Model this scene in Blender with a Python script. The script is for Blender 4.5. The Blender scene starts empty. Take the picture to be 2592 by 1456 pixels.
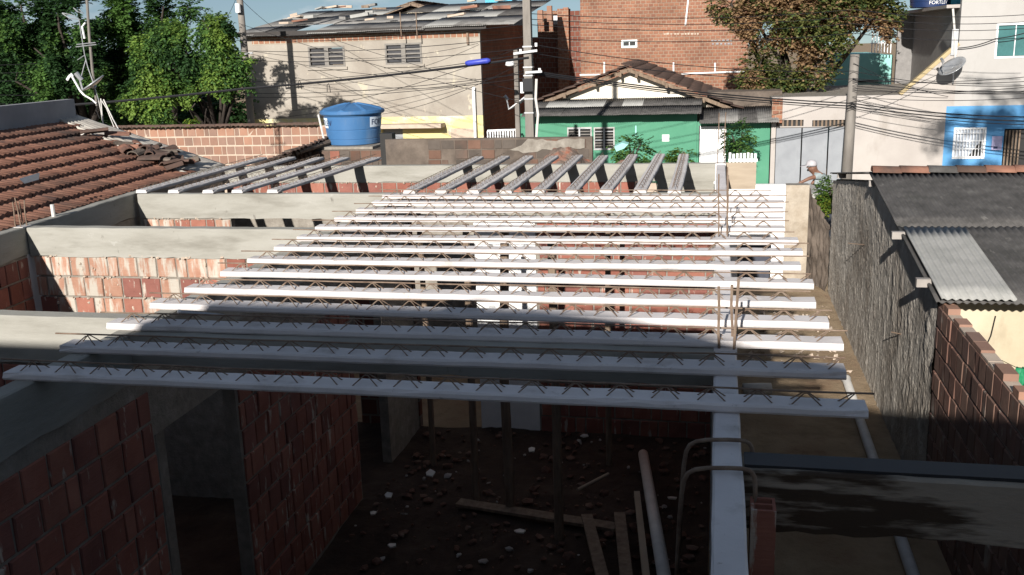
import bpy, bmesh, math, random
from mathutils import Vector, Matrix, noise
random.seed(7)
scene = bpy.context.scene
COL = scene.collection
R = random.uniform

# ------------------------------------------------------------------ camera
# world: X along the long joists, Y away from the viewer, Z up; z = 0 is the top of the ring beams
F, YAW, PIT, ROL, CH = 2468.0, 0.20986, 0.24348, -0.03216, 1.575
_fw = Vector((-math.sin(YAW), math.cos(YAW), 0)); _rt = Vector((math.cos(YAW), math.sin(YAW), 0)); _up = Vector((0, 0, 1))
CF = _fw * math.cos(PIT) - _up * math.sin(PIT); _u2 = _up * math.cos(PIT) + _fw * math.sin(PIT)
CR = _rt * math.cos(ROL) + _u2 * math.sin(ROL); CU = -_rt * math.sin(ROL) + _u2 * math.cos(ROL)
CAM = Vector((0, 0, CH))
cd = bpy.data.cameras.new('camera'); cd.sensor_width = 36; cd.lens = F / 2592 * 36; cd.clip_end = 2000; cd.clip_start = 0.05
cam = bpy.data.objects.new('camera', cd); COL.objects.link(cam)
cam.matrix_world = Matrix(((CR.x, CU.x, -CF.x, CAM.x), (CR.y, CU.y, -CF.y, CAM.y), (CR.z, CU.z, -CF.z, CAM.z), (0, 0, 0, 1)))
scene.camera = cam

# ------------------------------------------------------------------ light
SUND = Vector((0.10, 1.0, -0.39)).normalized()          # direction the sunlight travels
elev = math.asin(-SUND.z); az = math.atan2(-SUND.x, -SUND.y)
sl = bpy.data.lights.new('sun', 'SUN'); sl.energy = 5.0; sl.angle = math.radians(0.6); sl.color = (1.0, 0.95, 0.89)
so = bpy.data.objects.new('sun', sl); COL.objects.link(so); so.rotation_euler = SUND.to_track_quat('-Z', 'Y').to_euler(); so.location = (-2, -20, 20)
w = bpy.data.worlds.new('World'); scene.world = w; w.use_nodes = True
wn = w.node_tree.nodes; wl = w.node_tree.links
bg = wn['Background']; sky = wn.new('ShaderNodeTexSky'); sky.sky_type = 'NISHITA'; sky.sun_disc = False
sky.sun_elevation = elev; sky.sun_rotation = az; sky.air_density = 1.0; sky.dust_density = 0.6; sky.ozone_density = 1.4
tc = wn.new('ShaderNodeTexCoord'); mp = wn.new('ShaderNodeMapping'); mp.inputs['Scale'].default_value = (1, 1, 2.6)
nz = wn.new('ShaderNodeTexNoise'); nz.inputs['Scale'].default_value = 5.0; nz.inputs['Detail'].default_value = 6; nz.inputs['Roughness'].default_value = .6
cr = wn.new('ShaderNodeValToRGB'); cr.color_ramp.elements[0].position = .53; cr.color_ramp.elements[1].position = .70
mx = wn.new('ShaderNodeMixRGB'); mx.inputs[2].default_value = (9.5, 9.9, 10.4, 1)
wl.new(tc.outputs['Generated'], mp.inputs[0]); wl.new(mp.outputs[0], nz.inputs['Vector']); wl.new(nz.outputs['Fac'], cr.inputs[0])
sv_ = wn.new('ShaderNodeVectorMath'); sv_.operation = 'ADD'; sv_.inputs[1].default_value = (0, 0, .09); sn_ = wn.new('ShaderNodeVectorMath'); sn_.operation = 'NORMALIZE'   # clear tropical sky: deep blue starts low
wl.new(tc.outputs['Generated'], sv_.inputs[0]); wl.new(sv_.outputs[0], sn_.inputs[0]); wl.new(sn_.outputs[0], sky.inputs['Vector'])
wl.new(cr.outputs[0], mx.inputs[0]); wl.new(sky.outputs[0], mx.inputs[1]); wl.new(mx.outputs[0], bg.inputs[0])
bg.inputs[1].default_value = 0.05
scene.view_settings.view_transform = 'Standard'; scene.view_settings.look = 'None'
scene.view_settings.exposure = 0.66; scene.view_settings.gamma = 1.0
scene.render.engine = 'CYCLES'
scene.cycles.max_bounces = 6

# ------------------------------------------------------------------ pixel (of the 2592 px photograph) -> point on a known plane
def ray(x, y): return CF + CR * ((x - 1296) / F) - CU * ((y - 728) / F)
def PY(x, y, Y): d = ray(x, y); return CAM + d * (Y / d.y)
def PX(x, y, X): d = ray(x, y); return CAM + d * (X / d.x)
def PZ(x, y, Z): d = ray(x, y); return CAM + d * ((Z - CH) / d.z)

# ------------------------------------------------------------------ materials
MATS = {}
def mat(name, cols, scale=4.0, stretch=(1, 1, 1), rough=.9, bump=.3, bscale=None, bdist=.01, stain=None, vary=0.0, spec=.3, metal=0, grain=None, trans=0):
    """cols: list of (pos,(r,g,b)); stain: (colour, lo, hi, scale, stretch); all noises in world coordinates"""
    m = bpy.data.materials.new(name); m.use_nodes = True; n = m.node_tree.nodes; l = m.node_tree.links
    b = n['Principled BSDF']; b.inputs['Roughness'].default_value = rough; b.inputs['Specular IOR Level'].default_value = spec; b.inputs['Metallic'].default_value = metal
    g = n.new('ShaderNodeNewGeometry')
    def noisy(sc, st, det=6, ro=.62):
        q = n.new('ShaderNodeMapping'); q.inputs['Scale'].default_value = st
        t = n.new('ShaderNodeTexNoise'); t.inputs['Scale'].default_value = sc; t.inputs['Detail'].default_value = det; t.inputs['Roughness'].default_value = ro
        l.new(g.outputs['Position'], q.inputs[0]); l.new(q.outputs[0], t.inputs['Vector']); return t.outputs['Fac']
    f = noisy(scale, stretch)
    r = n.new('ShaderNodeValToRGB'); e = r.color_ramp.elements
    while len(e) < len(cols): e.new(.5)
    for i, (p, c) in enumerate(cols): e[i].position = p; e[i].color = (*c, 1)
    l.new(f, r.inputs[0]); out = r.outputs[0]
    if stain:
        for s in (stain if isinstance(stain, list) else [stain]):
            c, lo, hi, sc, st = s
            f2 = noisy(sc, st); r2 = n.new('ShaderNodeValToRGB'); r2.color_ramp.elements[0].position = lo; r2.color_ramp.elements[1].position = hi
            l.new(f2, r2.inputs[0]); x = n.new('ShaderNodeMixRGB'); x.inputs[2].default_value = (*c, 1)
            l.new(r2.outputs[0], x.inputs[0]); l.new(out, x.inputs[1]); out = x.outputs[0]
    if vary:
        oi = n.new('ShaderNodeObjectInfo'); mr = n.new('ShaderNodeMapRange'); mr.inputs['To Min'].default_value = 1 - vary; mr.inputs['To Max'].default_value = 1 + vary
        l.new(oi.outputs['Random'], mr.inputs['Value'])
        hs = n.new('ShaderNodeHueSaturation'); l.new(mr.outputs[0], hs.inputs['Value']); l.new(out, hs.inputs['Color']); out = hs.outputs[0]
    l.new(out, b.inputs['Base Color'])
    if bump:
        bn = n.new('ShaderNodeBump'); bn.inputs['Strength'].default_value = bump; bn.inputs['Distance'].default_value = bdist
        l.new(noisy(bscale or scale * 6, grain or stretch, 8, .7), bn.inputs['Height']); l.new(bn.outputs[0], b.inputs['Normal'])
    if trans:
        tb = n.new('ShaderNodeBsdfTranslucent'); l.new(out, tb.inputs[0]); ms = n.new('ShaderNodeMixShader'); ms.inputs[0].default_value = trans
        l.new(b.outputs[0], ms.inputs[1]); l.new(tb.outputs[0], ms.inputs[2]); l.new(ms.outputs[0], n['Material Output'].inputs[0])
    MATS[name] = m; return m
def flat(name, c, rough=.6, spec=.3, metal=0, bump=.15, sc=8, vary=0, dark=.75):
    return mat(name, [(.3, tuple(v * dark for v in c)), (.7, c)], scale=sc, rough=rough, spec=spec, metal=metal, bump=bump, bscale=40, bdist=.004, vary=vary)

CON = mat('beam_concrete', [(.25, (.21, .20, .17)), (.5, (.295, .285, .25)), (.8, (.36, .35, .315))], scale=2.2, stretch=(.5, .5, 2.2), bump=.35, bscale=16, bdist=.012,
          stain=[((.15, .14, .115), .56, .78, 1.4, (.6, .6, 3)), ((.11, .098, .083), .66, .78, 7, (1, 1, .6)), ((.42, .41, .38), .64, .74, 2.2, (1, 1, 1.5))])
JCON = mat('joist_concrete', [(.2, (.52, .485, .47)), (.5, (.62, .585, .57)), (.85, (.70, .665, .65))], scale=3, bump=.4, bscale=60, bdist=.004, stain=[((.42, .385, .36), .56, .74, 4, (1, 1, 1)), ((.34, .30, .27), .66, .74, 16, (1, 1, 1))], vary=.10)
JCON2 = mat('joist_concrete_weathered', [(.2, (.40, .375, .36)), (.5, (.52, .495, .48)), (.85, (.60, .575, .56))], scale=3, bump=.4, bscale=60, bdist=.004, stain=((.22, .20, .19), .58, .8, 6, (1, 1, 1)), vary=.07)
STEEL = mat('rusty_steel', [(.3, (.13, .085, .06)), (.6, (.23, .17, .125)), (.8, (.31, .26, .21))], scale=14, rough=.75, bump=.2, metal=.2)
MORT = mat('mortar', [(.3, (.17, .15, .125)), (.6, (.26, .235, .20)), (.8, (.34, .315, .275))], scale=9, bump=.8, bscale=30, bdist=.015)
BRK = []
for i, (a, b_) in enumerate((((.20, .07, .05), (.285, .115, .082)), ((.23, .09, .063), (.32, .14, .10)), ((.165, .066, .052), (.24, .10, .078)))):
    BRK.append(mat('hollow_block_%d' % i, [(.3, a), (.7, b_)], scale=5, bump=.5, bscale=9, grain=(1, 1, 9), bdist=.01, vary=.16,
                   stain=[((.42, .37, .31), .60, .66, 9, (1.6, 1.6, .35)), ((.16, .10, .08), .68, .8, 3, (1, 1, 1))]))
BRKP = [mat('smeared_block', [(.3, (.30, .15, .10)), (.7, (.40, .24, .17))], scale=5, bump=.6, bscale=9, grain=(1, 1, 9), bdist=.01, vary=.1,
            stain=[((.43, .39, .33), .46, .56, 7, (2, 2, .35)), ((.22, .2, .17), .62, .75, 4, (1, 1, 1))])]
BRKO = [mat('pale_old_block_%d' % i, [(.3, tuple(v * .8 for v in c)), (.7, c)], scale=3, bump=.35, bscale=14, bdist=.01, vary=.14, stain=((.20, .15, .12), .6, .75, 2, (1, 1, 1)))
        for i, c in enumerate(((.315, .175, .12), (.28, .165, .12), (.245, .155, .118)))]
BRKN = [mat('brown_block_%d' % i, [(.3, tuple(v * .75 for v in c)), (.7, c)], scale=4, bump=.4, bscale=10, bdist=.01, vary=.18, stain=((.27, .235, .20), .60, .70, 5, (1, 1, .6))) for i, c in enumerate(((.185, .10, .075), (.16, .095, .075), (.20, .12, .09)))]
MORTL = mat('pale_mortar', [(.3, (.38, .305, .24)), (.7, (.48, .395, .315))], scale=6, bump=.5, bscale=20)
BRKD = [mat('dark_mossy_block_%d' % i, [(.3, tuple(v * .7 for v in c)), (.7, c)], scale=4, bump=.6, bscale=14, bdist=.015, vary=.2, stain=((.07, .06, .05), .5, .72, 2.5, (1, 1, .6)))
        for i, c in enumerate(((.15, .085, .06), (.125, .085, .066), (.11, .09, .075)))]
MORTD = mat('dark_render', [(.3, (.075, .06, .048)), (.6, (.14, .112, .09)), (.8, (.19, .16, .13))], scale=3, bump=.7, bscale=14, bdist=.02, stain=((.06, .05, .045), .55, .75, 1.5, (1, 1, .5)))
ROUGH = mat('rough_plaster', [(.3, (.27, .24, .205)), (.55, (.36, .33, .285)), (.8, (.43, .395, .35))], scale=3, stretch=(1, 1, .6), bump=.6, bscale=20, grain=(1, 1, .85), bdist=.03,
            stain=[((.17, .14, .11), .48, .70, .8, (1, 1, .7)), ((.46, .43, .38), .62, .74, 2.2, (1, 1, .8))], rough=1)
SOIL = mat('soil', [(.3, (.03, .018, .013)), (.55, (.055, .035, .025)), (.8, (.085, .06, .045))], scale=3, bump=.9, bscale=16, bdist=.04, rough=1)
SAND = mat('sand_dirt', [(.3, (.21, .15, .09)), (.55, (.31, .23, .145)), (.8, (.40, .31, .21))], scale=3, bump=.8, bscale=22, bdist=.03, rough=1, stain=((.16, .09, .05), .55, .75, 1.5, (1, 1, 1)))
WHITE = flat('white_paint', (.80, .80, .79), dark=.9)
PVC = flat('pvc', (.62, .60, .56), rough=.45, dark=.8)
WOOD = mat('old_timber', [(.3, (.12, .085, .06)), (.7, (.24, .18, .13))], scale=5, stretch=(3, 3, .6), bump=.4)
WOODL = mat('plywood', [(.3, (.29, .235, .175)), (.7, (.37, .305, .23))], scale=3, stretch=(1, 1, 5), bump=.2)
DARK = flat('dark_void', (.02, .019, .018))
BLACK = flat('black_rubber', (.018, .018, .02), rough=.6)
GALV = flat('galvanised', (.42, .43, .44), rough=.4, metal=.5)
ASPH = mat('asphalt', [(.3, (.04, .04, .042)), (.7, (.07, .068, .066))], scale=8, bump=.5, bscale=50)
PAVE = mat('pavement', [(.3, (.26, .25, .23)), (.7, (.36, .35, .33))], scale=3, bump=.4)
TILE = mat('clay_tile', [(.3, (.15, .07, .048)), (.55, (.235, .115, .078)), (.8, (.31, .17, .115))], scale=3.5, stretch=(.6, 2.5, .6), bump=.4, bscale=25,
           stain=[((.075, .05, .04), .50, .68, 1.1, (1, 1, 1)), ((.10, .06, .05), .58, .7, 6, (.5, 2, 1))])
TILED = mat('dark_clay_tile', [(.3, (.055, .04, .033)), (.6, (.105, .065, .05)), (.8, (.17, .11, .085))], scale=4, bump=.5, bscale=20)
FIB = mat('fibre_cement_dark', [(.3, (.05, .048, .045)), (.55, (.085, .08, .076)), (.8, (.14, .135, .125))], scale=5, bump=.6, bscale=30, bdist=.01,
          stain=[((.19, .18, .165), .64, .74, 9, (1, .4, 1)), ((.045, .045, .04), .55, .7, 1.5, (1, 1, 1))])
FIBL = mat('fibre_cement_new', [(.3, (.25, .25, .235)), (.7, (.35, .345, .325))], scale=4, bump=.35, bscale=40)
FIBM = mat('fibre_cement_mid', [(.3, (.16, .155, .145)), (.7, (.26, .25, .235))], scale=3, bump=.4, bscale=30, stain=((.10, .095, .09), .5, .7, 2, (1, 1, 1)), vary=.15)
CREAM = mat('cream_render', [(.3, (.25, .22, .185)), (.55, (.315, .285, .242)), (.8, (.38, .35, .305))], scale=.9, bump=.3, bscale=8,
            stain=[((.43, .385, .30), .60, .66, 2.4, (1, 1, .8)), ((.20, .178, .15), .60, .8, .8, (1.4, 1, .5))])
YELL = mat('yellow_limewash', [(.38, (.56, .55, .49)), (.50, (.58, .50, .24))], scale=.9, bump=.2, bscale=10, stain=((.45, .42, .36), .62, .72, 2, (1, 1, 1)))
PALE = mat('pale_render', [(.3, (.33, .30, .275)), (.7, (.40, .37, .34))], scale=.8, bump=.25, bscale=10, stain=[((.27, .24, .21), .54, .76, .9, (1.6, 1, .6)), ((.22, .195, .165), .62, .78, 2.5, (2, 1, .4))])
GREYW = mat('grey_white_render', [(.3, (.33, .315, .295)), (.7, (.40, .388, .37))], scale=.7, stretch=(1, 1, .6), bump=.2, bscale=10, stain=((.25, .235, .215), .58, .80, 1, (1.5, 1, .4)))
GREEN = mat('green_paint', [(.3, (.062, .205, .128)), (.7, (.082, .245, .155))], scale=1.2, bump=.2, bscale=10, stain=[((.12, .30, .21), .58, .78, 1.5, (1, 1, 1)), ((.05, .13, .09), .60, .80, 1.6, (2.2, 1, .35))])
TURQ = flat('turquoise_paint', (.30, .62, .56), sc=1)
BLUEW = mat('blue_paint', [(.3, (.08, .24, .45)), (.7, (.105, .285, .50))], scale=1, bump=.15, stain=((.16, .30, .44), .58, .8, 1.4, (1.6, 1, .6)))
TANK = mat('blue_tank_plastic', [(.3, (.04, .125, .27)), (.7, (.05, .145, .31))], scale=2, rough=.5, bump=.05, spec=.4, stain=((.10, .175, .29), .54, .78, 3, (1, 1, .4)))
TANKD = flat('dark_blue_tank', (.014, .032, .10), rough=.4, spec=.5)
GATE = mat('grey_sheet_metal', [(.3, (.20, .21, .225)), (.7, (.255, .268, .282))], scale=2, rough=.55, bump=.2, metal=.1)
FARB = None

def brick_tex(name, c1, c2, cm, bw, bh, mort=.02, axis='XZ'):
    m = bpy.data.materials.new(name); m.use_nodes = True; n = m.node_tree.nodes; l = m.node_tree.links
    b = n['Principled BSDF']; b.inputs['Roughness'].default_value = .95; b.inputs['Specular IOR Level'].default_value = .2
    g = n.new('ShaderNodeNewGeometry'); s = n.new('ShaderNodeSeparateXYZ'); c = n.new('ShaderNodeCombineXYZ')
    l.new(g.outputs['Position'], s.inputs[0]); l.new(s.outputs[axis[0]], c.inputs[0]); l.new(s.outputs[axis[1]], c.inputs[1])
    t = n.new('ShaderNodeTexBrick'); t.inputs['Scale'].default_value = 1; t.inputs['Brick Width'].default_value = bw; t.inputs['Row Height'].default_value = bh
    t.inputs['Mortar Size'].default_value = mort; t.inputs['Color1'].default_value = (*c1, 1); t.inputs['Color2'].default_value = (*c2, 1); t.inputs['Mortar'].default_value = (*cm, 1); t.inputs['Mortar Smooth'].default_value = .3
    l.new(c.outputs[0], t.inputs['Vector'])
    nz = n.new('ShaderNodeTexNoise'); nz.inputs['Scale'].default_value = .7; nz.inputs['Detail'].default_value = 7; nz.inputs['Roughness'].default_value = .7; l.new(g.outputs['Position'], nz.inputs['Vector'])
    r = n.new('ShaderNodeValToRGB'); r.color_ramp.elements[0].position = .3; r.color_ramp.elements[0].color = (.6, .6, .6, 1); r.color_ramp.elements[1].position = .7; r.color_ramp.elements[1].color = (1.15, 1.12, 1.1, 1)
    l.new(nz.outputs['Fac'], r.inputs[0]); x = n.new('ShaderNodeMixRGB'); x.blend_type = 'MULTIPLY'; x.inputs[0].default_value = 1
    l.new(t.outputs['Color'], x.inputs[1]); l.new(r.outputs[0], x.inputs[2]); l.new(x.outputs[0], b.inputs['Base Color'])
    bn = n.new('ShaderNodeBump'); bn.inputs['Strength'].default_value = .8; bn.inputs['Distance'].default_value = .02; bn.invert = True
    l.new(t.outputs['Fac'], bn.inputs['Height']); l.new(bn.outputs[0], b.inputs['Normal']); return m
FARBRICK = brick_tex('far_brick', (.30, .145, .09), (.225, .105, .07), (.31, .215, .155), .20, .13)
FARBRICKX = brick_tex('far_brick_side', (.33, .14, .08), (.25, .105, .065), (.26, .17, .12), .20, .13, axis='YZ')
DKBRICK = brick_tex('plain_block_wall', (.20, .075, .05), (.15, .06, .045), (.22, .19, .16), .205, .205, .015)
DKBRICKX = brick_tex('plain_block_wall_side', (.22, .09, .06), (.17, .07, .05), (.24, .21, .18), .205, .205, .015, axis='YZ')

# ------------------------------------------------------------------ mesh helpers
class MB:
    def __init__(s): s.v = []; s.f = []; s.smooth = False
    def add(s, vs, fs):
        k = len(s.v); s.v += [Vector(q) for q in vs]; s.f += [tuple(i + k for i in f) for f in fs]; return s
    def box(s, a, b):
        x0, y0, z0 = a; x1, y1, z1 = b
        return s.add([(x0, y0, z0), (x1, y0, z0), (x1, y1, z0), (x0, y1, z0), (x0, y0, z1), (x1, y0, z1), (x1, y1, z1), (x0, y1, z1)],
                     [(0, 3, 2, 1), (4, 5, 6, 7), (0, 1, 5, 4), (1, 2, 6, 5), (2, 3, 7, 6), (3, 0, 4, 7)])
    def hexa(s, b4, t4):
        return s.add(list(b4) + list(t4), [(0, 3, 2, 1), (4, 5, 6, 7), (0, 1, 5, 4), (1, 2, 6, 5), (2, 3, 7, 6), (3, 0, 4, 7)])
    def prism(s, poly, off):
        n = len(poly); p = [Vector(q) for q in poly]; o = Vector(off)
        return s.add(p + [q + o for q in p], [tuple(range(n)), tuple(range(2 * n - 1, n - 1, -1))] + [(i, i + n, (i + 1) % n + n, (i + 1) % n) for i in range(n)])
    def bar(s, a, b, wd, ht, up=(0, 0, 1)):
        a = Vector(a); b = Vector(b); d = (b - a).normalized(); u = Vector(up)
        sd = d.cross(u).normalized() * wd / 2; u2 = sd.cross(d).normalized() * ht / 2
        return s.hexa([a - sd - u2, a + sd - u2, a + sd + u2, a - sd + u2], [b - sd - u2, b + sd - u2, b + sd + u2, b - sd + u2])
    def tube(s, pts, r, n=6, cap=True):
        pts = [Vector(q) for q in pts]; rr = r if isinstance(r, (list, tuple)) else [r] * len(pts); rings = []; k = len(s.v); prev = None
        for i, q in enumerate(pts):
            d = (pts[min(i + 1, len(pts) - 1)] - pts[max(i - 1, 0)]).normalized()
            if prev is None: prev = d.cross(Vector((0, 0, 1)) if abs(d.z) < .9 else Vector((1, 0, 0))).normalized()
            a = (prev - d * prev.dot(d)).normalized(); prev = a; b = d.cross(a)
            for j in range(n):
                t = 2 * math.pi * j / n; s.v.append(q + (a * math.cos(t) + b * math.sin(t)) * rr[i])
        for i in range(len(pts) - 1):
            for j in range(n): s.f.append((k + i * n + j, k + i * n + (j + 1) % n, k + (i + 1) * n + (j + 1) % n, k + (i + 1) * n + j))
        if cap: s.f.append(tuple(k + j for j in range(n - 1, -1, -1))); s.f.append(tuple(k + (len(pts) - 1) * n + j for j in range(n)))
        return s
    def lathe(s, c, prof, n=32):
        c = Vector(c); k = len(s.v)
        for r, z in prof:
            for j in range(n): t = 2 * math.pi * j / n; s.v.append(c + Vector((r * math.cos(t), r * math.sin(t), z)))
        for i in range(len(prof) - 1):
            for j in range(n): s.f.append((k + i * n + j, k + i * n + (j + 1) % n, k + (i + 1) * n + (j + 1) % n, k + (i + 1) * n + j))
        s.f.append(tuple(k + j for j in range(n - 1, -1, -1))); s.f.append(tuple(k + (len(prof) - 1) * n + j for j in range(n))); return s
    def wall(s, Y, x0, x1, z0, z1, th, holes=()):
        """wall facing -Y with real openings"""
        xs = sorted({x0, x1} | {v for h in holes for v in h[:2]}); zs = sorted({z0, z1} | {v for h in holes for v in h[2:]})
        inh = lambda x, z: any(h[0] < x < h[1] and h[2] < z < h[3] for h in holes)
        for i in range(len(xs) - 1):
            for j in range(len(zs) - 1):
                a, b, c, d = xs[i], xs[i + 1], zs[j], zs[j + 1]
                if inh((a + b) / 2, (c + d) / 2): continue
                s.add([(a, Y, c), (b, Y, c), (b, Y, d), (a, Y, d)], [(0, 1, 2, 3)]); s.add([(a, Y + th, c), (b, Y + th, c), (b, Y + th, d), (a, Y + th, d)], [(3, 2, 1, 0)])
        def rim(a, b, c, d, fl):
            q = [(a, Y, c), (b, Y, c), (b, Y, d), (a, Y, d)]; q2 = [(x, Y + th, z) for x, _, z in q]
            s.add(q + q2, [((i, i + 4, (i + 1) % 4 + 4, (i + 1) % 4) if fl else (i, (i + 1) % 4, (i + 1) % 4 + 4, i + 4)) for i in range(4)])
        rim(x0, x1, z0, z1, True)
        for h in holes: rim(*h, False)
        return s
    def build(s, name, m, parent=None, smooth=False, **kw):
        off = parent_loc(parent)
        me = bpy.data.meshes.new(name); me.from_pydata([tuple(q - off) for q in s.v], [], s.f); me.update()
        if smooth: me.polygons.foreach_set('use_smooth', [True] * len(me.polygons))
        for q in (m if isinstance(m, (list, tuple)) else [m]): me.materials.append(q)
        o = bpy.data.objects.new(name, me); COL.objects.link(o)
        if parent: o.parent = parent
        for k, v in kw.items(): o[k] = v
        return o
def parent_loc(p):
    v = Vector((0, 0, 0))
    while p is not None: v += Vector(p.location); p = p.parent
    return v
def thing(name, label, cat, loc, group=None):
    o = bpy.data.objects.new(name, None); o.empty_display_size = .2; COL.objects.link(o); o.location = Vector(loc); o['label'] = label; o['category'] = cat
    if group: o['group'] = group
    return o
def solo(o, label, cat, group=None):
    o['label'] = label; o['category'] = cat
    if group: o['group'] = group
    return o
def struct(o): o['kind'] = 'structure'; return o

# bricks: shared meshes, one object each -------------------------------------------------------
_bm = {}
def brick_mesh(key, m, seed, wd=.19, ht=.185, dp=.05):
    k = (key, seed, round(wd, 3))
    if k in _bm: return _bm[k]
    rn = random.Random(seed * 31 + 5); b = .006; v = []; w2, h2 = wd / 2, ht / 2
    for (x, z) in ((-w2, -h2), (w2, -h2), (w2, h2), (-w2, h2)): v.append((x + rn.uniform(-.003, .003), dp, z + rn.uniform(-.003, .003)))
    for (x, z) in ((-w2, -h2), (w2, -h2), (w2, h2), (-w2, h2)): v.append((x, b, z))
    for (x, z) in ((-w2 + b, -h2 + b), (w2 - b, -h2 + b), (w2 - b, h2 - b), (-w2 + b, h2 - b)): v.append((x, rn.uniform(-.003, .003), z))
    f = [(8, 9, 10, 11)] + [(4 + i, 4 + (i + 1) % 4, 8 + (i + 1) % 4, 8 + i) for i in range(4)] + [(i, (i + 1) % 4, 4 + (i + 1) % 4, 4 + i) for i in range(4)] + [(3, 2, 1, 0)]
    me = bpy.data.meshes.new('brick'); me.from_pydata(v, [], f); me.materials.append(m); _bm[k] = me; return me
def bricks(parent, org, ang, length, zs, mats, skip=None, bw=.205, ht=.185, proud=.012, key='b', pick=None):
    """courses at heights zs (centre) on a wall face starting at org, running along ang; local -Y of the brick faces out"""
    u = Vector((math.cos(ang), math.sin(ang), 0)); nrm = Vector((math.sin(ang), -math.cos(ang), 0)); off = parent_loc(parent); cnt = 0
    for ci, z in enumerate(zs):
        s = -(ci % 2) * bw / 2 + R(-.02, .02)
        while s < length - .02:
            a = max(s, 0); b = min(s + bw, length); s += bw * (1 if R(0, 1) > .12 else .55)
            if s < b: b = s
            if b - a < .05: continue
            c = (a + b) / 2
            if skip and skip(c, z): continue
            mi = pick(c, z) if pick else random.randrange(len(mats))
            me = brick_mesh(key + str(mi), mats[mi], random.randrange(3), ht=ht)
            o = bpy.data.objects.new('brick', me); COL.objects.link(o); o.parent = parent
            q = Vector((org[0], org[1], 0)) + u * c + nrm * (proud + R(-.004, .005)); q.z = z
            o.location = q - off; o.rotation_euler = (R(-.008, .008), R(-.008, .008), ang); o.scale = ((b - a - .016) / .19, 1, 1); cnt += 1
    return cnt

# ------------------------------------------------------------------ ground
GZ = -2.8
g = MB(); g.add([(-500, -500, GZ), (500, -500, GZ), (500, 500, GZ), (-500, 500, GZ)], [(0, 1, 2, 3)]); struct(g.build('ground', SAND))
g = MB(); N = 70
for j in range(N + 1):
    for i in range(N + 1):
        x = -6.5 + 6.5 * i / N; y = 2.0 + 8.4 * j / N
        g.v.append(Vector((x, y, GZ + .006 + .06 * max(0, noise.noise((x * 1.1, y * 1.1, 0)) + .35) + .03 * abs(noise.noise((x * 5, y * 5, 3))))))
for j in range(N):
    for i in range(N): a = j * (N + 1) + i; g.f.append((a, a + 1, a + N + 2, a + N + 1))
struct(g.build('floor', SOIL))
g = MB(); g.add([(-120, 22.9, GZ + .004), (120, 22.9, GZ + .004), (120, 27.9, GZ + .004), (-120, 27.9, GZ + .004)], [(0, 1, 2, 3)]); struct(g.build('road', ASPH))
g = MB(); g.box((-120, 21.3, GZ - .1), (120, 22.9, GZ + .13)); struct(g.build('pavement', PAVE))
g = MB(); g.box((-120, 27.9, GZ - .1), (120, 29.9, GZ + .13)); struct(g.build('pavement', PAVE))

# ------------------------------------------------------------------ the unfinished house: walls, ring beams, columns
HOUSE = thing('unfinished_house', 'roofless house under construction, red hollow block walls topped by grey concrete beams', 'house', (-1.7, 6.5, GZ))
def wob_beam(name, a, b, wd, z0, z1, n=26, jit=.004, m=CON, parent=None):
    """cast beam from a to b (xy), slightly uneven faces and edges"""
    a = Vector((a[0], a[1], 0)); b = Vector((b[0], b[1], 0)); d = (b - a).normalized(); sd = Vector((d.y, -d.x, 0)) * wd / 2; q = MB(); sec = 8
    for i in range(n + 1):
        c = a.lerp(b, i / n)
        zt = z1 + R(-jit, jit) * .7; zb = z0 + R(-jit, jit) * 2.2; e = .008
        ring = [(-1, zb), (1, zb), (1, (zb + zt) / 2), (1, zt - e), (1 - e / wd * 2, zt), (-1 + e / wd * 2, zt), (-1, zt - e), (-1, (zb + zt) / 2)]
        for k, (x, z) in enumerate(ring): q.v.append(c + sd * (x * (1 + R(-jit, jit) / wd)) + Vector((0, 0, z)))
    for i in range(n):
        for k in range(sec): q.f.append((i * sec + k, (i + 1) * sec + k, (i + 1) * sec + (k + 1) % sec, i * sec + (k + 1) % sec))
    q.f.append(tuple(range(sec))); q.f.append(tuple(n * sec + k for k in range(sec - 1, -1, -1)))
    return q.build(name, m, parent or HOUSE)
def core(x0, x1, y0, y1, z0, z1, m=MORT): return MB().box((x0, y0, z0), (x1, y1, z1)).build('wall', m, HOUSE)

wob_beam('beam', (-3.42, 1.6), (-3.42, 10.33), .12, -.30, -.002, 60)                       # under the left ends of the long joists
wob_beam('beam', (.066, 1.6), (.066, 12.9), .112, -.20, -.004, 70, m=JCON)                # under their right part
wob_beam('beam', (-6.72, 10.42), (.018, 10.42), .12, -.29, -.001, 50)
wob_beam('beam', (-6.57, 8.28), (-3.484, 8.28), .13, -.285, -.003, 30)
wob_beam('beam', (-6.3, 5.30), (-3.484, 5.30), .13, -.32, -.003, 24)
wob_beam('beam', (-3.356, 4.98), (.016, 4.98), .12, -.185, -.006, 26)
wob_beam('beam', (-7.05, 13.02), (.10, 13.02), .13, -.23, -.001, 60)
def XL(y): return -6.60 - .085 * (y - 8.4)                                                # inner face of the outer left wall
wob_beam('beam', (XL(4.5) - .062, 4.5), (XL(13.0) - .062, 13.0), .124, -.27, .004, 60)
wob_beam('beam', (.114, 3.61), (1.96, 3.61), .17, -.26, -.02, 26, m=mat('stained_beam', [(.3, (.24, .205, .16)), (.6, (.31, .27, .215)), (.8, (.36, .32, .265))], scale=2, stretch=(.6, 1, 2), bump=.4, bscale=14, bdist=.012,
         stain=((.05, .034, .022), .50, .56, 2.0, (.35, 1, 2.6))))
MB().box((.13, 3.555, -.0205), (1.95, 3.675, -.008)).build('dark_strip', flat('strip_black', (.03, .03, .032)), HOUSE)  # near-black strip along the top face, between its paler edges
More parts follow.
